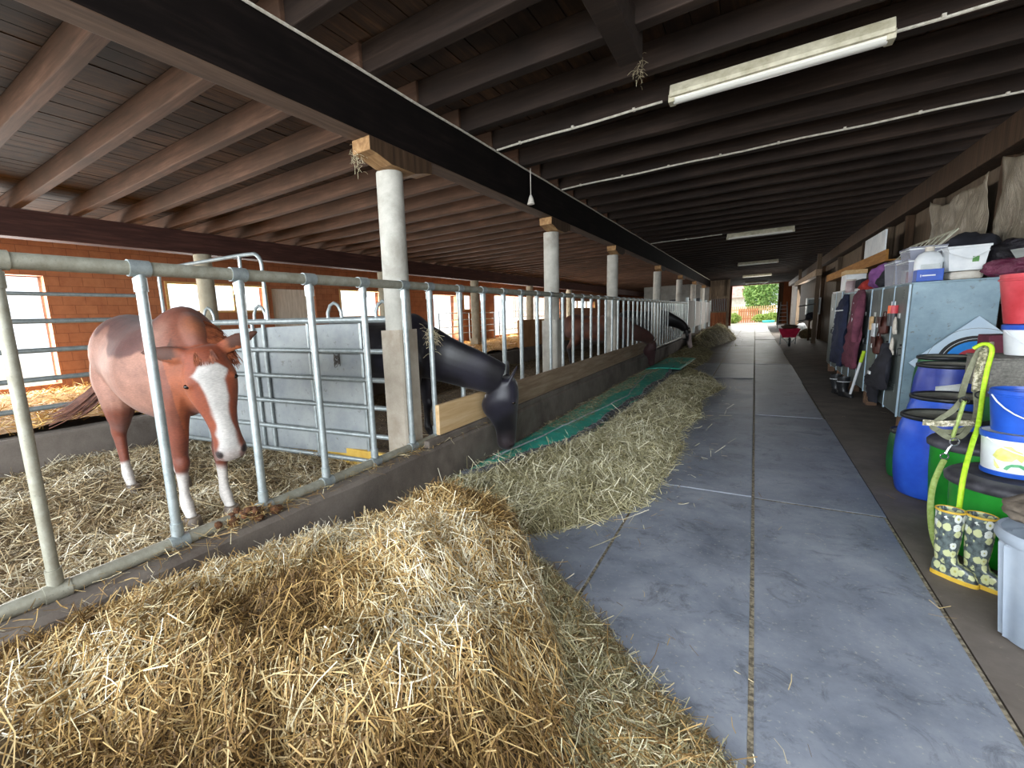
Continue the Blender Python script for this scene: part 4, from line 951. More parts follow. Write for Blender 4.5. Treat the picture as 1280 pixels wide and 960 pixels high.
# black rubber boots and a white tube beside them
def boot_mesh(b, c, rz, h, r, mi=0, sole=None):
    Mx = Matrix.Translation(c) @ Matrix.Rotation(rz, 4, 'Z')
    v = []; n = 20; secs = [(.0, h, r, r * 1.02), (.0, h * .8, r * .97, r * .98), (.0, h * .55, r * .88, r * .9), (-.002, h * .36, r * .74, r * .80), (.008, h * .26, r * .72, r * .85)]
    for (x, z, ry, rx) in secs:
        for j in range(n): a = 2 * PI * j / n; v.append((x + rx * math.cos(a), ry * math.sin(a), z))
    f = []
    for i in range(len(secs) - 1):
        for j in range(n): f.append((i * n + j, (i + 1) * n + j, (i + 1) * n + (j + 1) % n, i * n + (j + 1) % n))
    base = len(secs)
    for (z, x0, x1, w) in [(.085, -.075, .15, .043), (.055, -.078, .188, .046), (.022, -.078, .198, .046)]:
        for j in range(n):
            a = 2 * PI * j / n; cx_ = (x0 + x1) / 2; px_ = cx_ + (x1 - x0) / 2 * math.copysign(abs(math.cos(a)) ** .8, math.cos(a)); v.append((px_, w * math.copysign(abs(math.sin(a)) ** .8, math.sin(a)) * (1.0 if px_ > .02 else .82), z))
    for i in range(base - 1, base + 2):
        for j in range(n): f.append((i * n + j, (i + 1) * n + j, (i + 1) * n + (j + 1) % n, i * n + (j + 1) % n))
    f.append(tuple((base + 2) * n + j for j in range(n)))
    # inner side of the shaft
    for (z, q) in ((h, .93), (h * .6, .82)):
        for j in range(n): a = 2 * PI * j / n; v.append((r * q * math.cos(a), r * q * math.sin(a), z))
    i0 = base + 3
    for j in range(n): f.append((j, j + 0 + 0, (j + 1) % n, i0 * n + (j + 1) % n)[0:1] + ((j + 1) % n, i0 * n + (j + 1) % n, i0 * n + j)); f.append((i0 * n + j, i0 * n + (j + 1) % n, (i0 + 1) * n + (j + 1) % n, (i0 + 1) * n + j))
    f.append(tuple((i0 + 1) * n + j for j in range(n)))
    b.add(v, f, mi, Mx)
    sb = MB(); pl = []
    for j in range(24):
        a = 2 * PI * j / 24; px_ = .06 + .142 * math.copysign(abs(math.cos(a)) ** .8, math.cos(a)); pl.append((px_, .051 * math.copysign(abs(math.sin(a)) ** .8, math.sin(a)) * (1.0 if px_ > .02 else .84)))
    sb.prism(pl, 0, .026, 0, Mx); return sb
for i, (x, y, rz, lb) in enumerate([(1.27, 10.6, -1.2, 'tall black rubber boot standing under the navy overalls'), (1.33, 10.25, -1.0, 'black rubber boot with its foot turned to the aisle under the coat')]):
    b = MB(); sb = boot_mesh(b, (x, y, .0), rz, .34, .085); o = b.build('rubber_boot', M['blk']); tag(o, lb, 'boot', 'black rubber boots'); s = sb.build('sole', M['blk'], o, smooth=False)
    b = MB(); b.tube([(x + .088 * math.cos(a), y + .088 * math.sin(a), .26) for a in np.linspace(0, 2 * PI, 17)[:-1]], .005, 5, closed=True); b.build('reflective_band', M['white'], o)
b = MB(); b.tube([(1.36, 9.75, .12), (1.44, 9.55, .80)], .018, 10); o = b.build('whip_tube', M['white']); tag(o, 'white tube with yellow-green cap leaning on the cabinet under the maroon coat', 'tube')
b = MB(); b.tube([(1.425, 9.59, .66), (1.445, 9.54, .84)], .024, 10); b.build('cap', simple('lime_plastic', '#a9c92c', '#c7e645', rough=.4), o)

# --- things on top of the cabinets
def clear(name, tint='#c9cfe0', a=.55): return simple(name, tint, rough=.15, alpha=a, spec=.5)
M['clear'] = clear('clear_plastic', '#b9bed0', .42)
def crate(x0, y0, z0, dx, dy, dz, lb, fill, lid=True):
    e = empty('plastic_box', (x0, y0, z0)); tag(e, lb, 'box', 'clear plastic boxes on the cabinets')
    b = MB(); t_ = .006; q = .02
    b.add([(q, q, 0), (dx - q, q, 0), (dx - q, dy - q, 0), (q, dy - q, 0), (0, 0, dz), (dx, 0, dz), (dx, dy, dz), (0, dy, dz)], [(0, 3, 2, 1), (0, 1, 5, 4), (1, 2, 6, 5), (2, 3, 7, 6), (3, 0, 4, 7)])
    b.build('tub', M['clear'], e, smooth=False, solid=.005)
    b = MB(); b.tube([(0, 0, dz), (dx, 0, dz), (dx, dy, dz), (0, dy, dz)], .009, 6, closed=True); b.build('rim', M['white'], e, smooth=False)
    if lid:
        b = MB(); b.box((-.01, -.01, dz + .01), (dx + .01, dy + .01, dz + .028)); b.build('lid', M['clear'], e, smooth=False, bevel=.004)
    for i, (mn, fx, fy, fz, wx, wy, wz) in enumerate(fill):
        b = MB(); b.box((fx, fy, fz), (fx + wx, fy + wy, fz + wz)); o = b.build('content_packet', M[mn], None, smooth=False, bevel=.004); o.location = (x0, y0, z0); o['label'] = ['white packet', 'pink packet', 'green packet', 'dark packet', 'pale packet'][i % 5] + ' seen through ' + lb[:50]; o['category'] = 'packet'; o['group'] = 'packets in the clear boxes'
    return e
M['green'] = simple('green_pack', '#3d7a3c', '#6aa052', rough=.6, sc=7); M['pinkred'] = simple('pink_red', '#b94454', '#d66a74', rough=.6, sc=9)
crate(1.52, 8.55, 1.805, .38, .62, .30, 'clear box of white bottles, left one on the near cabinet', [('white', .05, .06, .01, .1, .12, .22), ('cream', .05, .22, .01, .1, .1, .2), ('green', .2, .3, .01, .1, .12, .14), ('blk', .2, .06, .01, .12, .1, .12)])
crate(1.52, 7.90, 1.805, .36, .58, .26, 'clear box with a red packet, right one on the near cabinet', [('white', .04, .32, .01, .08, .18, .16), ('pinkred', .03, .06, .01, .06, .16, .13), ('green', .14, .10, .01, .1, .14, .17), ('blk', .2, .34, .01, .1, .14, .14)])
crate(1.56, 8.12, 2.10, .32, .46, .12, 'shallow clear box stacked on the two larger clear boxes', [('blk', .05, .06, .01, .16, .2, .07)], True)
M['bluep'] = simple('blue_plastic', '#1745a8', '#2a60c8', rough=.35, sc=4); M['blue_drum'] = simple('blue_drum', '#1c46b8', '#2f5fd0', rough=.38, sc=5, world=True); M['blue_dark'] = simple('dark_blue_tub', '#1b2f86', '#2c44a4', rough=.4, sc=5, world=True)
e = empty('blue_box', (1.54, 7.60, 1.805)); tag(e, 'small blue box with tiny white lettering on the cabinet corner', 'box')
b = MB(); b.box((0, 0, 0), (.22, .16, .135)); b.build('carton', M['bluep'], e, smooth=False, bevel=.004)
b = MB(); b.box((.045, -.003, .058), (.155, -.0005, .072)); b.box((.03, -.003, .05), (.038, -.0005, .078)); b.build('print_line', M['white'], e, smooth=False)
def jug(x, y, z, s, lb, mt='white'):
    e = empty('jug', (x, y, z)); tag(e, lb, 'bottle', 'white jugs on the cabinet')
    b = MB(); b.lathe([(.0, 0), (.062 * s, .0), (.068 * s, .02), (.068 * s, .17 * s), (.05 * s, .21 * s), (.022 * s, .23 * s)], 20, sx=1.15, sy=.85); b.build('bottle', M[mt], e)
    b = MB(); b.lathe([(.026 * s, .228 * s), (.026 * s, .262 * s), (.0, .265 * s)], 14, cap=False); b.build('cap', M['cream'], e)
    b = MB(); b.tube([(.03 * s, 0, .215 * s), (.062 * s, 0, .235 * s), (.085 * s, 0, .20 * s), (.078 * s, 0, .14 * s)], .009, 8); b.build('grip', M[mt], e)
    b = MB(); b.box((-.05 * s, -.061 * s, .04), (.05 * s, -.057 * s, .13 * s)); b.build('sticker', M['plate'], e, smooth=False)
jug(1.68, 7.86, 1.805, 1.55, 'large white jug behind the small blue box'); jug(1.82, 8.18, 1.805, 1.35, 'slimmer white jug behind the white tub')
e = empty('white_tub', (1.955, 7.80, 1.90)); tag(e, 'white plastic tub with green square sticker on top of the cabinet', 'tub')
b = MB(); b.prism([(-.15, -.11), (.15, -.11), (.15, .11), (-.15, .11)], 0, .0); b = MB()
v = []; 
for (s_, z_) in ((.84, 0), (1, .25), (1.08, .25), (1.08, .275)):
    for (x, y) in ((-.16, -.12), (.16, -.12), (.16, .12), (-.16, .12)): v.append((x * s_, y * s_, z_))
b.add(v, [(0, 3, 2, 1), (12, 13, 14, 15)] + [(4 * i + j, 4 * i + (j + 1) % 4, 4 * i + 4 + (j + 1) % 4, 4 * i + 4 + j) for i in range(3) for j in range(4)]); b.build('tub', M['white'], e, smooth=False, bevel=.008)
b = MB(); b.add([(.035, -.1125, .09), (.085, -.1135, .09), (.085, -.1175, .15), (.035, -.1165, .15)], [(0, 1, 2, 3)]); b.build('green_sticker', M['green'], e, smooth=False, solid=.003)
b = MB(); b.tube([(-.165, 0, .26), (-.15, -.14, .2), (0, -.175, .12), (.15, -.14, .2), (.165, 0, .26)], .004, 6); b.build('handle', M['white'], e)
b = MB(); b.box((1.83, 7.70, 1.802), (2.10, 7.95, 1.895)); tag(b.build('folded_cloth', M['cream'], smooth=False, bevel=.03), 'folded cream cloth under the white tub', 'cloth')
M['foil'] = simple('black_bag_plastic', '#16151a', '#2b282f', rough=.22, sc=7, bump=.9, bd=.05); M['magenta'] = simple('maroon_plastic', '#4c1c30', '#70304a', rough=.25, sc=7, bump=.8, bd=.04)
def lump(nm, c, sx, sy, sz, mat, lb, cat, seed, group=None, amp=.22, parent=None, flat=.0):
    bm = bmesh.new(); bmesh.ops.create_icosphere(bm, subdivisions=4, radius=1)
    for v in bm.verts:
        p = v.co.copy(); a = noise.fractal(p * 1.6 + Vector((seed, seed * .7, 0)), 1.0, 2.0, 4); k_ = 1 + amp * a + .06 * abs(noise.noise(p * 6 + Vector((seed, 0, 0))))
        v.co = Vector((p.x * sx * k_, p.y * sy * k_, max(p.z * k_, -.75) * sz)) + Vector(c)
    me = bpy.data.meshes.new(nm); bm.to_mesh(me); bm.free(); me.materials.append(mat); me.polygons.foreach_set('use_smooth', [True] * len(me.polygons))
    o = bpy.data.objects.new(nm, me); COL.objects.link(o)
    if parent: o.parent = parent
    elif lb: tag(o, lb, cat, group)
    return o
lump('plastic_bag', (2.32, 7.86, 1.99), .20, .22, .22, M['foil'], 'shiny black plastic bag with glints beside the white tub', 'bag', 3); lump('plastic_bag', (2.30, 7.58, 1.89), .26, .14, .12, M['magenta'], 'crumpled maroon and black plastic bag at the cabinet edge', 'bag', 9)
lump('plastic_bag', (2.16, 8.42, 2.06), .30, .28, .30, M['blackcloth'], 'dark bundle behind the white tub under the wall plastic', 'bundle', 14)
b = MB(); b.add([(2.22, 7.40, 1.98), (2.46, 7.36, 2.02), (2.46, 7.58, 2.10), (2.24, 7.62, 2.08)], [(0, 1, 2, 3)]); tag(b.build('paper_sheet', M['plate'], smooth=False, solid=.004), 'pale plastic sleeve lying on the shiny black bags', 'paper')
# items on the middle and far cabinets
lump('cloth_bundle', (1.70, 10.2, 1.98), .18, .25, .22, simple('purple_cloth', '#6c3a78', '#8f5a96', rough=.85, sc=6), 'purple cloth bundle on top of the middle cabinet', 'bundle', 21)
lump('cloth_bundle', (1.66, 10.95, 1.88), .14, .22, .11, simple('red_cloth', '#8e1f1c', '#bb3a30', rough=.8, sc=10), 'red and white cloth heap on the middle cabinet', 'bundle', 25)
b = MB(); b.box((1.56, 11.2, 1.86), (1.9, 11.75, 2.02)); tag(b.build('box', M['blackcloth'], smooth=False, bevel=.02), 'dark grey flat box on top of the middle cabinets', 'box')
b = MB(); b.box((1.55, 11.2, 1.80), (1.9, 11.7, 1.858)); tag(b.build('box', M['white'], smooth=False, bevel=.01), 'white tray under the dark grey flat box', 'tray')
lump('cloth_bundle', (1.70, 9.55, 1.92), .17, .3, .15, M['blackcloth'], 'black cloth heap beside the purple bundle', 'bundle', 31)
b = MB(); b.box((1.53, 12.7, 1.862), (1.85, 13.3, 2.18)); tag(b.build('carton', M['white'], smooth=False, bevel=.006), 'white carton with brown top on the far cream cabinet', 'box')
b = MB(); b.box((1.52, 12.69, 2.182), (1.86, 13.31, 2.27)); tag(b.build('carton', M['plank_new'], smooth=False, bevel=.006), 'pale wooden piece on the white carton', 'wood')
e = empty('jar', (1.56, 12.2, 1.80)); tag(e, 'pinkish plastic jar at the corner of the far cabinets', 'jar'); b = MB(); b.lathe([(.08, 0), (.085, .02), (.085, .2), (.07, .23)], 18); b.build('jar_body', simple('pink_jar', '#9a8588', '#b8a5a6', rough=.3), e); b = MB(); b.lathe([(.075, .23), (.075, .26), (0, .262)], 18, cap=False); b.build('lid', M['cream'], e)
M['ochre_shelf'] = wood('ochre_shelf', '#7c5326', '#9c6d36', '#b98748', 1)
# wall shelf board, poster, wire rack
b = MB(); b.box((2.02, 12.2, 2.36), (2.06, 21.0, 2.58)); b.box((2.06, 12.2, 2.36), (2.37, 21.0, 2.39)); tag(b.build('wall_shelf', M['ochre_shelf'], smooth=False, bevel=.004), 'long orange-brown wooden shelf on the right wall above the cabinets', 'shelf')
b = MB(); b.box((2.05, 12.6, 2.565), (2.08, 14.6, 3.0)); tag(b.build('paper_board', M['white'], smooth=False), 'white sheet standing on the wall shelf', 'board')
M['wire'] = simple('wire', '#9a9a86', '#c3c2ae', rough=.5, sc=9)
b = MB()
for k in range(7): b.tube([(1.75 + .0 * k, 8.5 + .3 * k, 2.10), (2.0, 8.5 + .3 * k, 2.42)], .006, 6)
for k in range(5): b.tube([(1.75 + .0625 * k, 8.45, 2.10 + .08 * k), (1.75 + .0625 * k, 10.4, 2.10 + .08 * k)], .006, 6)
b.tube([(1.72, 8.4, 2.08), (2.02, 8.4, 2.44), (2.02, 10.5, 2.44), (1.72, 10.5, 2.08)], .011, 6, closed=True)
tag(b.build('wire_rack', M['wire']), 'pale wire rack leaning behind the clear boxes', 'rack')
# wall posts and plastic sheets
for i, (y, lb) in enumerate([(5.2, 'wooden wall post at the right frame edge'), (8.72, 'brown wooden wall post between the two plastic sheets'), (11.35, 'thin wall post at the left edge of the wrinkled plastic'), (13.1, 'wall post behind the wire rack'), (14.7, 'second wall post behind the shelf'), (17.6, 'third wall post beyond the white sheet'), (22.2, 'wall post past the cream cabinet'), (27.0, 'pale wall post by the far junk')]):
    b = MB(); b.box((2.42, y, 0), (2.545, y + .12, 3.27)); tag(b.build('wall_post', M['darkwood'] if i % 2 else M['wallwood'], smooth=False, bevel=.005), lb, 'post', 'posts of the right wall')
t = NT('wrinkled_plastic'); v = t.coord('World', (1, 1, .45)); n = t.noise(v, 3.2, 7, .65, 1.2)
t.l.new(t.ramp(n, [(.3, '#6f6555'), (.7, '#9b917f')]), t.b.inputs['Base Color']); t.b.inputs['Roughness'].default_value = .32; t.bump(n, .9, .06); M['sheetpl'] = t.mat
def sheet(y0, y1, z0, z1, lb, sd):
    b = MB()
    def fn_(u, v):
        y = y0 + u * (y1 - y0); top = z1 - .13 * math.sin(u * PI) ** .7 * 1.0 - (.10 * abs(math.sin(u * 5 + sd)))
        z = z0 + v * (top - z0); return (2.38 + .022 * math.sin(u * 26 + 3 * math.sin(v * 3 + sd)) * v + .03 * nz(y, z, 3, sd) + .015 * nz(y, z, 9, sd), y, z)
    b.grid(fn_, 60, 40); tag(b.build('plastic_sheet', M['sheetpl'], angle=180, solid=.003), lb, 'plastic sheet')
sheet(8.95, 11.3, 1.85, 3.25, 'wrinkled translucent plastic sheet left of the brown wall post', 1.0); sheet(5.4, 8.66, 1.5, 3.3, 'wrinkled plastic sheet at the right edge of the frame', 4.0)

# --- drums, bins and buckets
def drum(x, y, h, r, mat, lb, group=None, ring=True, lidmat=None, bulge=.05, opn=True):
    e = empty('drum', (x, y, 0)); tag(e, lb, 'drum', group)
    b = MB(); k = [(r * .86, 0.0), (r * .93, .02), (r * (1 + bulge * .2), h * .2), (r * (1 + bulge), h * .5), (r * (1 + bulge * .3), h * .8), (r * .93, h * .93), (r * .91, h - .035), (r * .90, h - .03)]
    b.lathe([(a_[0], a_[1]) for a_ in catmull(k, 3)], 44); b.build('barrel', mat, e, angle=60)
    b = MB(); b.lathe([(r * .935, h - .035), (r * .985, h - .03), (r * .99, h - .005), (r * .95, h + .004), (r * .90, h - .002), (r * .90, h - .03)], 44, cap=False); b.build('rim_ring', M['blk'], e, angle=80)
    b = MB(); b.lathe([(r * .90, h - .010), (r * .82, h - .006), (r * .78, h - .018), (0.001, h - .014)], 44, cap=False); b.build('lid', lidmat or M['lidgrey'], e, angle=60)
    return e
M['lidgrey'] = simple('dusty_lid', '#6f7068', '#98978a', rough=.8, sc=9, world=True); M['liddark'] = simple('dark_lid', '#2e2d33', '#56555c', rough=.5, sc=9, world=True)
M['greenbin'] = simple('green_bin', '#137a20', '#239a2c', rough=.38, sc=4, world=True); M['darkgreen'] = simple('dark_green_bin', '#0f4a24', '#1c6a34', rough=.4, sc=4, world=True)
drum(1.31, 5.17, .675, .265, M['blue_drum'], 'big bright blue drum on the floor, nearest of the blue drums')
drum(1.50, 5.86, .73, .27, M['blue_drum'], 'blue drum directly behind the nearest blue drum')
e = drum(1.63, 6.47, .96, .25, M['blue_dark'], 'dark blue drum with a white label, farthest of the blue drums')
b = MB()
for k in range(9): pass
def onbarrel(a0, a1, z0, z1, r, n=10, skew=0):
    return lambda u, v: ((r) * math.cos(a0 + (a1 - a0) * u), (r) * math.sin(a0 + (a1 - a0) * u), z0 + (z1 - z0) * v * (1 - skew * (1 - u)) )
b = MB(); b.grid(onbarrel(-2.15, -1.45, .62, .80, .2645, skew=.25), 12, 3); b.build('label', M['plate'], e, angle=180, solid=.002)
drum(1.72, 7.05, .985, .22, M['darkgreen'], 'dark green drum squeezed between the blue drums and the cabinet')
drum(1.22, 5.62, .44, .14, M['darkgreen'], 'small green tub low on the floor left of the blue drums')
e = drum(2.12, 6.45, 1.02, .2, M['darkgreen'], 'dark green drum under the maroon box'); 
b = MB(); b.box((1.80, 6.30, 1.035), (2.14, 6.56, 1.24)); tag(b.build('maroon_box', simple('maroon_card', '#5e2436', '#7a3548', rough=.7, sc=4), smooth=False, bevel=.006), 'flat maroon box lying behind the neon rope', 'box')
def bin_(x, y, h, r, mat, lidm, lb, lidh=.07, group=None):
    e = empty('feed_bin', (x, y, 0)); tag(e, lb, 'bin', group)
    b = MB(); b.lathe([(r * .80, 0), (r * .83, .012), (r * .93, h * .6), (r * .945, h - lidh)], 44); b.build('tub', mat, e, angle=60)
    b = MB(); b.lathe([(r * .96, h - lidh - .01), (r * 1.02, h - lidh), (r * 1.03, h - lidh + .03), (r * .99, h - lidh + .045), (r * .93, h - .012), (r * .80, h - .002), (r * .76, h - .016), (r * .45, h - .006), (0.001, h)], 44, cap=False); b.build('lid', lidm, e, angle=60)
    return e
bin_(1.36, 4.65, .615, .255, M['greenbin'], M['liddark'], 'green bin with a black lid beside the nearest blue drum')
bin_(1.385, 4.04, .535, .325, M['greenbin'], M['liddark'], 'wide bright green bin with a grey-black lid behind the flowered boots')
bin_(1.63, 5.14, .93, .19, M['darkgreen'], M['liddark'], 'tall dark green bin carrying the grey woven box')
# buckets
def bucket(x, y, z, h, r0, r1, mat, lb, lid=None, bandm=None, handle=True, group=None, wire=None, hd_ang=-2.2, lidm=None, drop=.5):
    e = empty('bucket', (x, y, z)); tag(e, lb, 'bucket', group)
    b = MB(); b.lathe([(r0 * .98, 0), (r0, .01), (r1 * .985, h * .86), (r1 * 1.03, h * .87), (r1 * 1.035, h * .90), (r1, h * .91), (r1 * 1.005, h), (r1 * .96, h), (r1 * .93, h * .93)], 40, cap=False); b.lathe([(0.001, .0), (r0 * .98, 0)], 40, cap=False); b.lathe([(0.001, h * .5), (r1 * .9, h * .5)], 40, cap=False); b.build('pail', mat, e, angle=50)
    if lid:
        b = MB(); b.lathe([(r1 * 1.05, h * .9), (r1 * 1.06, h + .012), (r1 * .98, h + .018), (r1 * .95, h + .008), (.001, h + .008)], 40, cap=False); b.build('lid', lidm, e, angle=50)
    if handle:
        a = hd_ang; p1 = Vector((r1 * 1.04 * math.cos(a), r1 * 1.04 * math.sin(a), h * .88)); p2 = Vector((r1 * 1.04 * math.cos(a + PI), r1 * 1.04 * math.sin(a + PI), h * .88))
        pts = []
        for k in range(13):
            q = k / 12; an = a + PI * q; rr = r1 * (1.06 + .03 * math.sin(PI * q)); pts.append((rr * math.cos(an), rr * math.sin(an), h * .88 - h * drop * math.sin(PI * q)))
        b = MB(); b.tube(pts, .0042, 6); b.build('handle', wire or M['plate'], e)
    return e
bp_ = bucket(1.335, 4.05, .54, .255, .135, .152, M['white'], 'white bucket with a painted yellow-green horse print and blue rims on the wide green bin', hd_ang=-2.75, wire=M['white'], drop=.35)
for (z0, z1, r_) in ((.0, .028, .1385), (.222, .258, .1575)):
    b = MB(); b.lathe([(r_, z0), (r_ + .002, (z0 + z1) / 2), (r_ + .0015, z1), (r_ - .006, z1)], 40, cap=False); b.build('blue_band', M['bluep'], bp_, angle=80)
# printed horse: soft yellow body and green ground on the bucket
def blob(pts, mat, nm, e, r0_, z0_):
    b = MB(); pc = [(-2.55 + p[0] , p[1]) for p in pts]
    v = [((.137 + .017 * z / .25 + .0012) * math.cos(a), (.137 + .017 * z / .25 + .0012) * math.sin(a), z) for a, z in pc]; b.add(v, [tuple(range(len(v)))])
    b.build(nm, mat, e, smooth=False, solid=.0015)
M['yel'] = simple('print_yellow', '#d4cf6a', '#e6e39a', rough=.5, sc=20); M['grn'] = simple('print_green', '#3f9a5c', '#74b88a', rough=.5, sc=20)
blob([(0, .12), (.12, .16), (.3, .185), (.5, .19), (.62, .17), (.78, .16), (.86, .12), (.8, .10), (.66, .12), (.55, .10), (.35, .095), (.16, .10)], M['yel'], 'horse_print', bp_, .137, 0)
blob([(.05, .10), (.1, .085), (.2, .065), (.25, .05), (.17, .045), (.08, .06)], M['yel'], 'print_leg', bp_, .137, 0)
blob([(.35, .05), (.42, .07), (.55, .085), (.78, .088), (.95, .075), (1.0, .06), (.92, .055), (.75, .072), (.55, .068), (.45, .045)], M['grn'], 'print_stroke', bp_, .137, 0)
bucket(1.335, 4.05, .80, .25, .118, .142, M['bluep'], 'plain blue bucket with white wire handle stacked on the printed bucket', hd_ang=-2.9, wire=M['white'], drop=.55)
# woven box
t = NT('woven_grey'); v = t.coord('World', (8, 8, 60)); n = t.noise(v, 2, 6, .7); w_ = t.noise(t.coord('World', (1, 1, 1)), 60, 3, .7)
t.l.new(t.mix(.35, t.ramp(n, [(.3, '#4f4e4a'), (.7, '#8f8c84')]), t.ramp(w_, [(.35, '#3f3e3a'), (.65, '#a5a298')])), t.b.inputs['Base Color']); t.b.inputs['Roughness'].default_value = .85; t.bump(n, .6, .01); M['woven'] = t.mat
e = empty('woven_box', (1.625, 4.97, .94)); tag(e, 'grey weathered wooden box on the tall green bin, under the white bucket', 'box')
b = MB(); b.box((-.24, -.22, 0), (.30, .24, .215)); b.build('case', M['woven'], e, smooth=False, bevel=.008)
b = MB(); b.box((-.245, -.225, .216), (.305, .245, .228)); b.build('top_board', M['woven'], e, smooth=False)
bucket(1.625, 4.98, 1.175, .20, .118, .138, M['white'], 'white bucket with a blue lid standing on the grey weathered box', lid=True, lidm=M['bluep'], hd_ang=-2.9, wire=M['white'], drop=.6)
b = MB(); b.lathe([(.13, 0), (.138, .008), (.001, .009)], 30, c=(1.68, 4.98, 1.169), cap=False)
bucket(1.63, 5.02, 1.396, .35, .135, .18, M['redp'], 'red bucket on top of the blue-lidded white bucket', handle=False)
# grey ribbed bin with brown sack
e = empty('grey_bin', (1.225, 3.07, 0)); tag(e, 'grey ribbed bin at the right edge with a brown cloth on it', 'bin')
M['greybin'] = simple('grey_bin_plastic', '#8b97a6', '#a3adb8', rough=.4, sc=4)
b = MB(); r = .225; pr = []
n = 64; v = []
for (rr, z) in [(.76, 0), (.78, .01), (.95, .46), (.96, .47), (1.02, .475), (1.06, .49), (1.06, .515), (1.02, .53), (.97, .525)]:
    for j in range(n):
        a = 2 * PI * j / n; q = 1 + (.075 if (j % 8 in (0, 2)) and .005 < z < .465 else 0); v.append((r * rr * q * math.cos(a), r * rr * q * math.sin(a), z))
f = [tuple(reversed(range(n)))] + [(i * n + j, i * n + (j + 1) % n, (i + 1) * n + (j + 1) % n, (i + 1) * n + j) for i in range(8) for j in range(n)]
b.add(v, f); b.build('tub', M['greybin'], e, angle=35)
lump('brown_sack', (1.26, 3.14, .60), .20, .20, .085, simple('brown_sack', '#4f463c', '#7a6f62', rough=.9, sc=12, bump=.6), 'crumpled grey-brown cloth lying in the ribbed grey bin', 'cloth', 41, amp=.3)
# flowered rubber boots
t = NT('flower_print'); v = t.coord('Object'); vo = t.node('ShaderNodeTexVoronoi'); t.l.new(v, vo.inputs['Vector']); vo.inputs['Scale'].default_value = 19; vo.inputs['Randomness'].default_value = .5
sc_ = t.sep(vo.outputs['Color'])
d_ = vo.outputs['Distance']
n = t.noise(v, 70, 2, .5)
pet = t.math('ADD', d_, t.math('MULTIPLY', t.math('SUBTRACT', n, .5), .30))
thr = t.math('ADD', t.math('MULTIPLY', sc_[0], .16), .40)
inside = t.math('MULTIPLY', t.math('SUBTRACT', thr, pet), 30, True)
centre = t.math('MULTIPLY', t.math('SUBTRACT', .19, d_), 30, True)
bgc = t.ramp(t.noise(v, 28, 4, .6), [(.35, '#2f353a'), (.6, '#6a7674')])
flw = t.mix(t.math('GREATER_THAN', sc_[1], .3), sl('#dfe3da'), sl('#ccd09c'))
c = t.mix(inside, bgc, flw); c = t.mix(centre, c, sl('#b8b56a')); t.l.new(c, t.b.inputs['Base Color']); t.b.inputs['Roughness'].default_value = .3; M['flower'] = t.mat
M['yellow_sole'] = simple('yellow_sole', '#c9a02c', '#e4bd45', rough=.5, sc=6); M['lining'] = simple('boot_lining', '#a9bccb', '#c2d2dc', rough=.8, sc=8)
for i, (x, y, rz, lb) in enumerate([(.99, 3.63, -.70, 'flower-patterned rubber boot with yellow sole, left of the pair'), (1.10, 3.60, -.72, 'flower-patterned rubber boot with yellow sole, right one against the green bin')]):
    b = MB(); sb = boot_mesh(b, (0, 0, 0), 0, .415, .082); [None for _ in ()]; o = b.build('flowered_boot', M['flower']); o.location = (x, y, -.012); o.rotation_euler = (0.03, .0, rz); o.scale = (.74, .60, 1); tag(o, lb, 'boot', 'flowered rubber boots')
    s = sb.build('sole', M['yellow_sole'], o, smooth=False, bevel=.004)
    b = MB(); b.tube([(.083 * math.cos(a), .083 * math.sin(a), .412) for a in np.linspace(0, 2 * PI, 25)[:-1]], .0065, 8, closed=True); b.build('top_trim', M['yellow_sole'], o)
    b = MB(); b.lathe([(.0765, .413), (.070, .27), (.066, .20), (.001, .20)], 24, cap=False); b.build('lining', M['lining'], o)
# archery target leaning on the cabinet side
e = empty('target_board', (2.04, 7.42, .87), rot=(math.radians(-6), 0, 0)); tag(e, 'pale square target board with black, blue and red rings leaning on the cabinet', 'target board')
s_ = .52; b = MB(); b.add([(0, -.012, s_), (-s_, -.012, 0), (0, -.012, -s_), (s_, -.012, 0), (0, .012, s_), (-s_, .012, 0), (0, .012, -s_), (s_, .012, 0)], [(0, 1, 2, 3), (7, 6, 5, 4), (0, 4, 5, 1), (1, 5, 6, 2), (2, 6, 7, 3), (3, 7, 4, 0)])
b.build('board', simple('target_face', '#b9cfe2', '#cfe0ec', rough=.6, sc=3), e, smooth=False)
def ringm(r0, r1, y, mat, nm):
    b = MB(); n = 48; v = [(r * math.cos(2 * PI * j / n), y, r * math.sin(2 * PI * j / n)) for r in (r0, r1) for j in range(n)]
    b.add(v, [(j, (j + 1) % n, n + (j + 1) % n, n + j) for j in range(n)]); b.build(nm, mat, e, smooth=False, solid=.002)
ringm(.245, .305, -.0145, M['blk'], 'black_ring'); ringm(.268, .273, -.0165, M['white'], 'thin_line'); ringm(.165, .245, -.0145, simple('bright_blue', '#1c86e0', '#2e98ee', rough=.5), 'blue_ring'); ringm(.001, .165, -.0145, M['redp'], 'red_centre'); ringm(.385, .389, -.0145, M['lock'], 'thin_line')
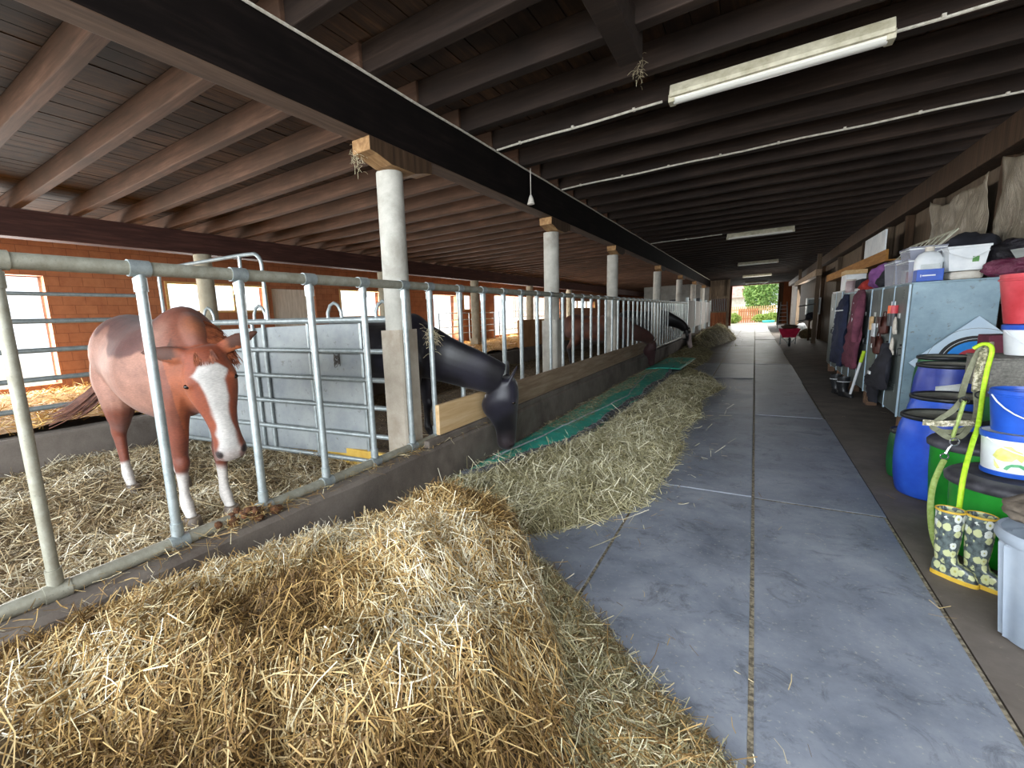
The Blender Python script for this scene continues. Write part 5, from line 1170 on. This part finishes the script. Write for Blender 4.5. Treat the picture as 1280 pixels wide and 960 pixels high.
# halter with neon lead rope
t = NT('camo_strap'); v = t.coord('World'); n = t.noise(v, 45, 3, .6); t.l.new(t.ramp(n, [(.30, '#3a3a2e'), (.42, '#77735c'), (.52, '#9b9478'), (.60, '#ddd6bd'), (.68, '#4c4254')]), t.b.inputs['Base Color']); t.b.inputs['Roughness'].default_value = .7; M['camo'] = t.mat
M['olive'] = simple('olive_web', '#6b6c55', '#868770', rough=.85, sc=30, bump=.3); M['neon'] = simple('neon_rope', '#a8d61e', '#c6f03a', rough=.6, sc=40, bump=.4); M['neon_worn'] = simple('worn_rope', '#94ab50', '#b6c97a', rough=.8, sc=40, bump=.5)
M['chrome'] = simple('chrome', '#b8bcc0', '#d6d9dc', rough=.2, metal=.9)
ha = empty('halter', (1.27, 4.45, 1.2)); tag(ha, 'olive and camouflage horse halter hanging in front of the drums', 'halter')
def strap(nm, pts, w, mat, par, th=.006, tw=None):
    pts = [Vector(p) + Vector((-.06, 0, 0)) for p in catmull(pts, 5)]; b = MB(); v = []; k = len(pts); vd = Vector((.25, -1, .05)).normalized()
    for i, p in enumerate(pts):
        t_ = (pts[min(i + 1, k - 1)] - pts[max(i - 1, 0)]).normalized(); s = t_.cross(vd); s = s.normalized() if s.length > .1 else Vector((1, 0, 0)); nn_ = s.cross(t_).normalized()
        for (a, c_) in ((-1, -1), (1, -1), (1, 1), (-1, 1)): v.append(p + s * a * w / 2 + nn_ * c_ * th / 2)
    f = [(0, 1, 2, 3), tuple((k - 1) * 4 + j for j in (3, 2, 1, 0))] + [(i * 4 + j, (i + 1) * 4 + j, (i + 1) * 4 + (j + 1) % 4, i * 4 + (j + 1) % 4) for i in range(k - 1) for j in range(4)]
    b.add(v, f); o = b.build(nm, mat, None, angle=50); 
    if par: o.parent = par; o.matrix_parent_inverse = Matrix.Translation(-Vector(par.location))
    return o
YH = 4.42; HX = -.065
def W_(px_, pz_, y=YH): return (px_, y, pz_)
strap('crown_strap', [(1.235, YH, .93), (1.25, YH, 1.08), (1.285, YH, 1.24), (1.33, YH + .04, 1.275), (1.36, YH + .2, 1.19)], .032, M['olive'], ha)
strap('cheek_strap', [(1.30, YH - .02, .98), (1.30, YH - .02, 1.10), (1.315, YH - .02, 1.25)], .058, M['camo'], ha, .012)
strap('crown_strap', [(1.315, YH - .02, 1.25), (1.345, YH + .03, 1.28), (1.37, YH + .25, 1.19)], .05, M['camo'], ha, .01)
strap('throat_strap', [(1.24, YH - .01, .92), (1.20, YH - .01, .84), (1.14, YH - .01, .77), (1.12, YH, .72), (1.17, YH, .69), (1.24, YH, .70), (1.30, YH, .75), (1.315, YH, .85), (1.30, YH, .98)], .034, M['olive'], ha)
strap('nose_strap', [(1.06, YH - .04, .755), (1.16, YH - .045, .755), (1.30, YH - .04, .775)], .04, M['camo'], ha, .010)
strap('chin_strap', [(1.14, YH - .03, .70), (1.19, YH - .04, .66), (1.25, YH - .03, .67), (1.29, YH - .02, .75)], .032, M['olive'], ha)
for (x, z) in ((1.185, .92), (1.24, .77), (1.25, .96)):
    b = MB(); b.tube([(x + .022 * math.cos(a), YH - .03, z + .022 * math.sin(a)) for a in np.linspace(0, 2 * PI, 13)[:-1]], .0045, 6, closed=True); o = b.build('ring', M['blk'] if z > .9 else M['chrome'], ha); o.matrix_parent_inverse = Matrix.Translation(-Vector(ha.location))
lr = empty('lead_rope', (0, 0, 0)); tag(lr, 'neon yellow-green lead rope looped over the halter down to the boots', 'rope')
b = MB(); b.tube([Vector(p) for p in catmull([(1.15, YH - .03, .64), (1.165, YH - .04, .78), (1.18, YH - .04, .90), (1.185, YH - .04, .91)], 5)], .011, 8, ell=(1, 1.4)); b.build('rope_tail', M['neon_worn'], lr)
b = MB(); b.tube([Vector(p) for p in catmull([(1.20, 4.42, 1.262), (1.235, 4.41, 1.292), (1.262, 4.39, 1.285), (1.272, 4.38, 1.243), (1.257, 4.36, 1.125), (1.244, 4.33, .998), (1.23, 4.28, .89), (1.191, 4.15, .789), (1.135, 4.0, .711), (1.063, 3.8, .569), (1.04, 3.72, .40), (1.035, 3.70, .15), (1.04, 3.68, .015)], 6)], .0115, 10, ell=(1, 1.25)); b.build('rope', M['neon'], lr)
b = MB(); b.tube([Vector(p) for p in catmull([(1.115, 4.34, .505), (1.085, 4.28, .46), (1.05, 4.22, .36), (1.03, 4.14, .23), (1.02, 4.0, .10), (1.03, 3.85, .02), (1.06, 3.75, .015)], 6)], .0125, 9, ell=(1, 1.3)); b.build('rope_end', M['neon_worn'], lr)
b = MB(); b.tube([(1.12 + .02 * math.cos(a), 4.36, .53 + .02 * math.sin(a)) for a in np.linspace(0, 2 * PI, 13)[:-1]], .0045, 6, closed=True); b.tube([(1.125, 4.36, .55), (1.135, 4.365, .585), (1.15, 4.37, .61)], .009, 8); b.tube([(1.16 + .022 * math.cos(a), 4.37, .635 + .026 * math.sin(a)) for a in np.linspace(0, 2 * PI, 13)[:-1]], .005, 6, closed=True); b.build('clip', M['chrome'], lr)

# ================================================================== FAR END AND OUTSIDE
def wheelbarrow():
    e = empty('wheelbarrow', (1.18, 23.0, 0), rz=0.0); tag(e, 'red wheelbarrow standing in the far aisle', 'wheelbarrow')
    b = MB(); v = []; n_ = 4
    prof = [(.20, .22, .34), (.24, .27, .45), (.34, .36, .68)]
    for (hx_, hy_, z) in prof:
        for (sx_, sy_) in ((-1, -1), (1, -1), (1, 1), (-1, 1)): v.append((sx_ * hx_, sy_ * hy_ * 1.2, z))
    b.add(v, [(3, 2, 1, 0)] + [(4 * i + j, 4 * i + (j + 1) % 4, 4 * i + 4 + (j + 1) % 4, 4 * i + 4 + j) for i in range(2) for j in range(4)]); b.build('tray', M['wbred'], e, smooth=False, bevel=.03, solid=.008)
    b = MB(); b.tube([(.0 + .19 * 0, -.62 + .0, .19)] * 1 + [(0, -.62, .19)], .01, 4); b = MB(); b.tube([(0, -.66 + .155 * math.cos(a), .19 + .155 * math.sin(a)) for a in np.linspace(0, 2 * PI, 21)[:-1]], .04, 10, closed=True); b.build('tyre', M['blk'], e)
    b = MB(); b.tube([(-.05, -.66, .19), (.05, -.66, .19)], .07, 14); b.build('hub', M['plate'], e)
    for s in (-1, 1):
        b = MB(); b.tube([(s * .07, -.68, .19), (s * .22, -.15, .33), (s * .26, .5, .5), (s * .28, .85, .62)], .016, 8); b.build('frame_tube', M['galv'], e)
        b = MB(); b.tube([(s * .24, .30, .42), (s * .25, .34, .03), (s * .25, .50, .03), (s * .25, .48, .45)], .014, 8); b.build('leg', M['galv'], e)
        b = MB(); b.tube([(s * .28, .80, .60), (s * .285, .98, .66)], .022, 8); b.build('grip', M['blk'], e)
M['wbred'] = simple('barrow_red', '#a01636', '#c42a4c', rough=.45, sc=5); wheelbarrow()
lump('manure', (1.18, 23.0, .765), .26, .34, .09, simple('manure', '#33261c', '#54412f', rough=.95, sc=14), 'small dark load heaped in the red wheelbarrow', 'load', 51)
# timber stall end with barred window, left before the door
e = empty('timber_stall', (-2.7, 37.6, 0)); tag(e, 'brown timber stall end with barred window beside the bright doorway', 'stall')
b = MB(); b.box((0, 0, 0), (1.15, .08, 1.35)); b.build('lower_boards', M['redwood'], e, smooth=False)
b = MB(); b.box((0, 0, 1.35), (1.15, .1, 1.45)); b.box((0, 0, 2.3), (1.15, .1, 2.5)); b.box((1.05, -.02, 0), (1.2, .14, 3.6)); b.box((-.05, -.02, 0), (.1, .14, 3.6)); b.build('post_frame', M['wallwood'], e, smooth=False)
b = MB()
for k in range(9): b.tube([(.15 + k * .11, .04, 1.45), (.15 + k * .11, .04, 2.3)], .012, 6)
b.build('window_bars', M['galv'], e)
b = MB(); b.box((.1, .2, 2.5), (1.05, .26, 3.6)); b.build('upper_boards', M['wallwood'], e, smooth=False)
# inner white building block seen above the stall front
b = MB(); b.box((-7.5, 40, .1), (-2.9, 40.2, 3.6)); struct(b.build('wall_inner', simple('white_wash', '#85857f', '#a09f99', rough=.8, sc=2, world=True), smooth=False))
for i, x in enumerate((-7.0, -5.6, -4.2)):
    b = MB(); b.box((x, 39.9, 1.6), (x + .8, 39.99, 2.5)); struct(b.build('window_%d' % (6 + i), M['blk'], smooth=False))
# right far side: posts, ladder, sacks, cupboard
b = MB(); b.box((1.95, 24, 2.75), (2.15, 36.0, 3.0)); tag(b.build('timber_beam', M['plank'], smooth=False, bevel=.01), 'pale horizontal timber beam on the far right side', 'beam')
for i, (x, y, lb) in enumerate([(2.0, 24.2, 'pale upright timber post past the cream cabinet'), (1.98, 33.5, 'thin upright post near the ladder')]):
    b = MB(); b.box((x, y, 0), (x + .14, y + .14, 3.62)); tag(b.build('timber_post', M['wallwood'], smooth=False), lb, 'post')
b = MB(); b.box((1.6, 49.2, 0), (1.95, 49.35, 3.6)); struct(b.build('door_2', M['darkwood'], smooth=False))
e = empty('step_ladder', (1.75, 42, 0)); tag(e, 'pale step ladder beside the bright doorway', 'ladder')
for s in (-1, 1):
    b = MB(); b.tube([(s * .32, 0, 0), (s * .18, .35, 1.9)], .03, 8); b.build('side_rail', M['galv'], e)
    b = MB(); b.tube([(s * .30, .8, 0), (s * .18, .38, 1.9)], .022, 8); b.build('back_leg', M['galv'], e)
for k in range(6):
    q = (k + 1) / 7; b = MB(); b.box((-.32 + .14 * q, .35 * q - .03, 1.9 * q), (.32 - .14 * q, .35 * q + .05, 1.9 * q + .03)); b.build('rung', M['galv'], e, smooth=False)
lump('sack', (2.05, 30.5, .28), .28, .3, .38, M['white'], 'white sack on the floor behind the wheelbarrow', 'sack', 61, amp=.12); lump('sack', (2.1, 27.5, .22), .3, .34, .26, M['under_bed'], 'brown sack on the floor right of the wheelbarrow', 'sack', 66, amp=.12)
lump('saddle', (2.05, 26.2, 1.05), .16, .25, .2, M['blackcloth'], 'dark saddle hanging on the far right side', 'saddle', 71)
b = MB(); b.tube([(2.05, 26.2, 0), (2.05, 26.2, .92)], .035, 8); b.tube([(2.05, 25.9, .91), (2.05, 26.5, .91)], .05, 8); tag(b.build('saddle_stand', M['darkwood']), 'dark wooden stand under the saddle on the far right side', 'stand')
e = empty('wall_cupboard', (1.95, 26.8, 1.15)); tag(e, 'pale grey box hanging on the far right posts', 'cupboard')
b = MB(); b.box((0, 0, 0), (.5, .5, .75)); b.build('case', M['plate'], e, smooth=False, bevel=.01); b = MB(); b.box((.05, -.012, .08), (.45, -.002, .68)); b.build('door', M['lock'], e, smooth=False, bevel=.004)
for i, (y, z, lb) in enumerate([(24.3, 1.55, 'upper dark pole sticking out of the far right post'), (24.5, .95, 'lower dark pole sticking out of the far right post')]):
    b = MB(); b.tube([(1.1 + .35, y - 1, z), (2.1, y, z + .08)], .02, 8); tag(b.build('saddle_rack', M['blk']), lb, 'rack', 'racks on the far right post')
# outside
M['leaf'] = simple('leaves', '#5c8a3c', '#a9c874', rough=.6, sc=3, world=True); M['leaf2'] = simple('bush_leaves', '#7a9a3c', '#b8cc6c', rough=.7, sc=3, world=True)
def leaves(nm, c, R_, n, s, mat, par, seed, fl=1.0):
    rs = np.random.RandomState(seed); d = rs.normal(0, 1, (n, 3)); d /= np.linalg.norm(d, axis=1)[:, None]; r = rs.rand(n) ** .35
    lumps = np.array([noise.noise(Vector(p * 1.7) + Vector((seed, 0, 0))) for p in d]) * .35 + 1
    P = d * (r * lumps)[:, None] * np.array(R_) + np.array(c)
    a = rs.normal(0, 1, (n, 3)); a /= np.linalg.norm(a, axis=1)[:, None]; b_ = np.cross(a, rs.normal(0, 1, (n, 3))); b_ /= np.linalg.norm(b_, axis=1)[:, None]
    sz = s * (.6 + .8 * rs.rand(n))[:, None]
    V = np.stack([P - a * sz, P - b_ * sz * .5, P + a * sz, P + b_ * sz * .5], 1).reshape(-1, 3)
    me = bpy.data.meshes.new(nm); me.from_pydata(V.tolist(), [], (np.arange(n * 4).reshape(-1, 4)).tolist()); me.materials.append(mat)
    o = bpy.data.objects.new(nm, me); COL.objects.link(o)
    if par: o.parent = par
    return o
def tree(x, y, h, R_, lb, seed, cat='tree'):
    e = empty('tree', (x, y, 0)); tag(e, lb, cat)
    b = MB(); b.tube([(0, 0, 0), (.1, 0, h * .3), (-.05, .1, h * .7)], [.22, .16, .07], 10)
    for k in range(7):
        a = k * .9; b.tube([(.05, 0, h * (.3 + .05 * k)), (R_[0] * .6 * math.cos(a), R_[1] * .6 * math.sin(a), h * (.5 + .05 * k))], [.07, .02], 6)
    b.build('trunk', M['darkwood'], e); leaves('foliage', (0, 0, h * .62), R_, 9000, .14, M['leaf'], e, seed)
tree(.4, 63.5, 6.2, (1.9, 1.8, 3.0), 'big leafy green tree outside the far doorway', 3); tree(4.6, 69, 5.4, (1.8, 1.6, 2.4), 'green tree at the right edge of the far doorway', 5)
e = empty('bush', (-1.9, 58, 0)); tag(e, 'yellow-green bush outside at the left of the doorway', 'bush'); leaves('foliage', (0, 0, .5), (.7, .6, .6), 2500, .07, M['leaf2'], e, 8); b = MB(); b.tube([(0, 0, 0), (0, 0, .5)], .05, 6); b.build('stem', M['darkwood'], e)
e = empty('bush', (1.5, 59, 0)); tag(e, 'low green bush under the big tree outside the doorway', 'bush'); leaves('foliage', (0, 0, .45), (1.6, .6, .55), 4000, .08, M['leaf2'], e, 18); b = MB(); b.tube([(0, 0, 0), (0, 0, .5)], .05, 6); b.build('stem', M['darkwood'], e)
M['gatered'] = wood('garden_gate_wood', '#a2603e', '#bd7a54', '#d39a74', 2, world=True)
e = empty('garden_gate', (-1.45, 60, 0)); tag(e, 'reddish wooden garden gate outside the far doorway', 'gate')
for k in range(9):
    b = MB(); b.box((k * .2, 0, -.02), (k * .2 + .13, .04, 1.5)); b.build('picket', M['gatered'], e, smooth=False)
for z in (.35, 1.15):
    b = MB(); b.box((0, .04, z), (1.73, .09, z + .12)); b.build('rail', M['gatered'], e, smooth=False)
e = empty('garden_fence', (-6, 61.5, 0)); tag(e, 'pale picket fence behind the garden gate outside', 'fence')
for k in range(60):
    b = MB(); b.box((k * .2, 0, .1), (k * .2 + .11, .03, 1.75)); b.build('picket', M['plank_new'], e, smooth=False)
b = MB(); b.box((0, .03, .5), (12, .07, .62)); b.box((0, .03, 1.3), (12, .07, 1.42)); b.build('rail', M['plank_new'], e, smooth=False)
e = empty('red_roof_house', (-7, 78, 0)); tag(e, 'pale house with pinkish red roof in the far distance', 'house')
b = MB(); b.box((-5, 0, 0), (6, 6, 3.2)); b.build('wall', M['pale_panel'], e, smooth=False); b = MB(); b.add([(-5.4, -.5, 3.1), (6.4, -.5, 3.1), (6.4, 6.5, 3.1), (-5.4, 6.5, 3.1), (-5.4, 3, 5.4), (6.4, 3, 5.4)], [(0, 1, 5, 4), (2, 3, 4, 5), (0, 4, 3), (1, 2, 5), (0, 3, 2, 1)]); b.build('roof', simple('roof_tiles', '#b98a80', '#d3aaa0', rough=.8, sc=2), e, smooth=False)
b = MB(); b.lathe([(.001, 0), (.45, .02), (.55, .18), (.50, .24), (.001, .26)], 24, c=(1.2, 57.2, -.02), sy=.5, cap=False); o = b.build('garden_tub', simple('turquoise_plastic', '#2fb4b8', '#5fd0ce', rough=.4)); tag(o, 'turquoise plastic shell on the greenery outside the doorway', 'tub')
# things seen through the long wall openings: light gates
def ygate(n, y0, y1, z0, z1, lb, x=-11.6):
    e = empty('yard_gate', (x, y0, 0)); tag(e, lb, 'gate', 'gates in the wall openings')
    for k in range(n):
        z = z0 + (z1 - z0) * k / (n - 1); b = MB(); b.tube([(0, 0, z), (0, y1 - y0, z)], .022, 8); b.build('rail', M['galv'], e)
    for y in (0, (y1 - y0) * .5, y1 - y0):
        b = MB(); b.tube([(0, y, z0 - .4), (0, y, z1)], .028, 8); b.build('post', M['galv'], e)
ygate(4, 16.6, 21.8, 1.05, 2.0, 'grey tube gate across the first bright wall opening behind the black horse'); ygate(4, 22.4, 32.6, 1.05, 2.05, 'long grey tube gate across the wide bright opening further along')
b = MB()
for k in range(34): 
    y = 25.3 + k * .225; b.box((-12.15, y, .8), (-12.13, y + .20, 2.9))
tag(b.build('strip_curtain', clear('strip_plastic', '#e3dcd6', .8), smooth=False), 'pale plastic strip curtain in the wide wall opening', 'curtain')
b = MB(); b.box((-7.6, 12.5, .575), (-6.9, 12.7, 1.0))
M['ochre'] = simple('ochre_board', '#a5723f', '#bd8a55', rough=.8, sc=3, world=True)
b = MB(); b.box((-6.66, 14.2, .6), (-6.60, 22.5, 1.55)); tag(b.build('board_wall', M['ochre'], smooth=False), 'ochre board partition behind the brown horse', 'partition')
# small hanging and caught bits
b = MB(); b.tube([(-2.60, 6.05, 3.60), (-2.60, 6.05, 3.25)], .006, 6); b.lathe([(.001, 0), (.05, .01), (.03, .09), (.012, .13)], 12, c=(-2.60, 6.05, 3.13)); o = b.build('hanging_tassel', M['cream']); tag(o, 'dusty pale tassel hanging from the girder between the first two columns', 'tassel')
def h_t(x, y): return 0.0
for i, (c, n, s_, lb) in enumerate([((-2.63, 3.62, 1.46), 130, .07, 'dry plant tuft caught on the first column beside the black horse'), ((-2.86, 2.98, 3.02), 60, .06, 'hay wisps hanging under the first corbel'), ((-.9, 4.4, 3.615), 50, .055, 'hay wisps stuck under the joists near the timber brace')]):
    rs = random.Random(70 + i); b = MB()
    for k in range(n):
        p = Vector(c) + Vector((rs.gauss(0, .3), rs.gauss(0, .5), rs.gauss(0, .8))) * s_; d = Vector((rs.gauss(0, 1), rs.gauss(0, 1), rs.gauss(0, 1) - .6)).normalized() * s_ * rs.uniform(.5, 1.3)
        b.tube([p, p + d * .5 + Vector((0, 0, .01)), p + d], .0016, 3, cap=False)
    tag(b.build('hay_tuft', M['wisp'] if 'wisp' in M else M.setdefault('wisp', simple('wisp', '#8f8266', '#c9bd9c', rough=.8, sc=30))), lb, 'hay tuft', kind='stuff')
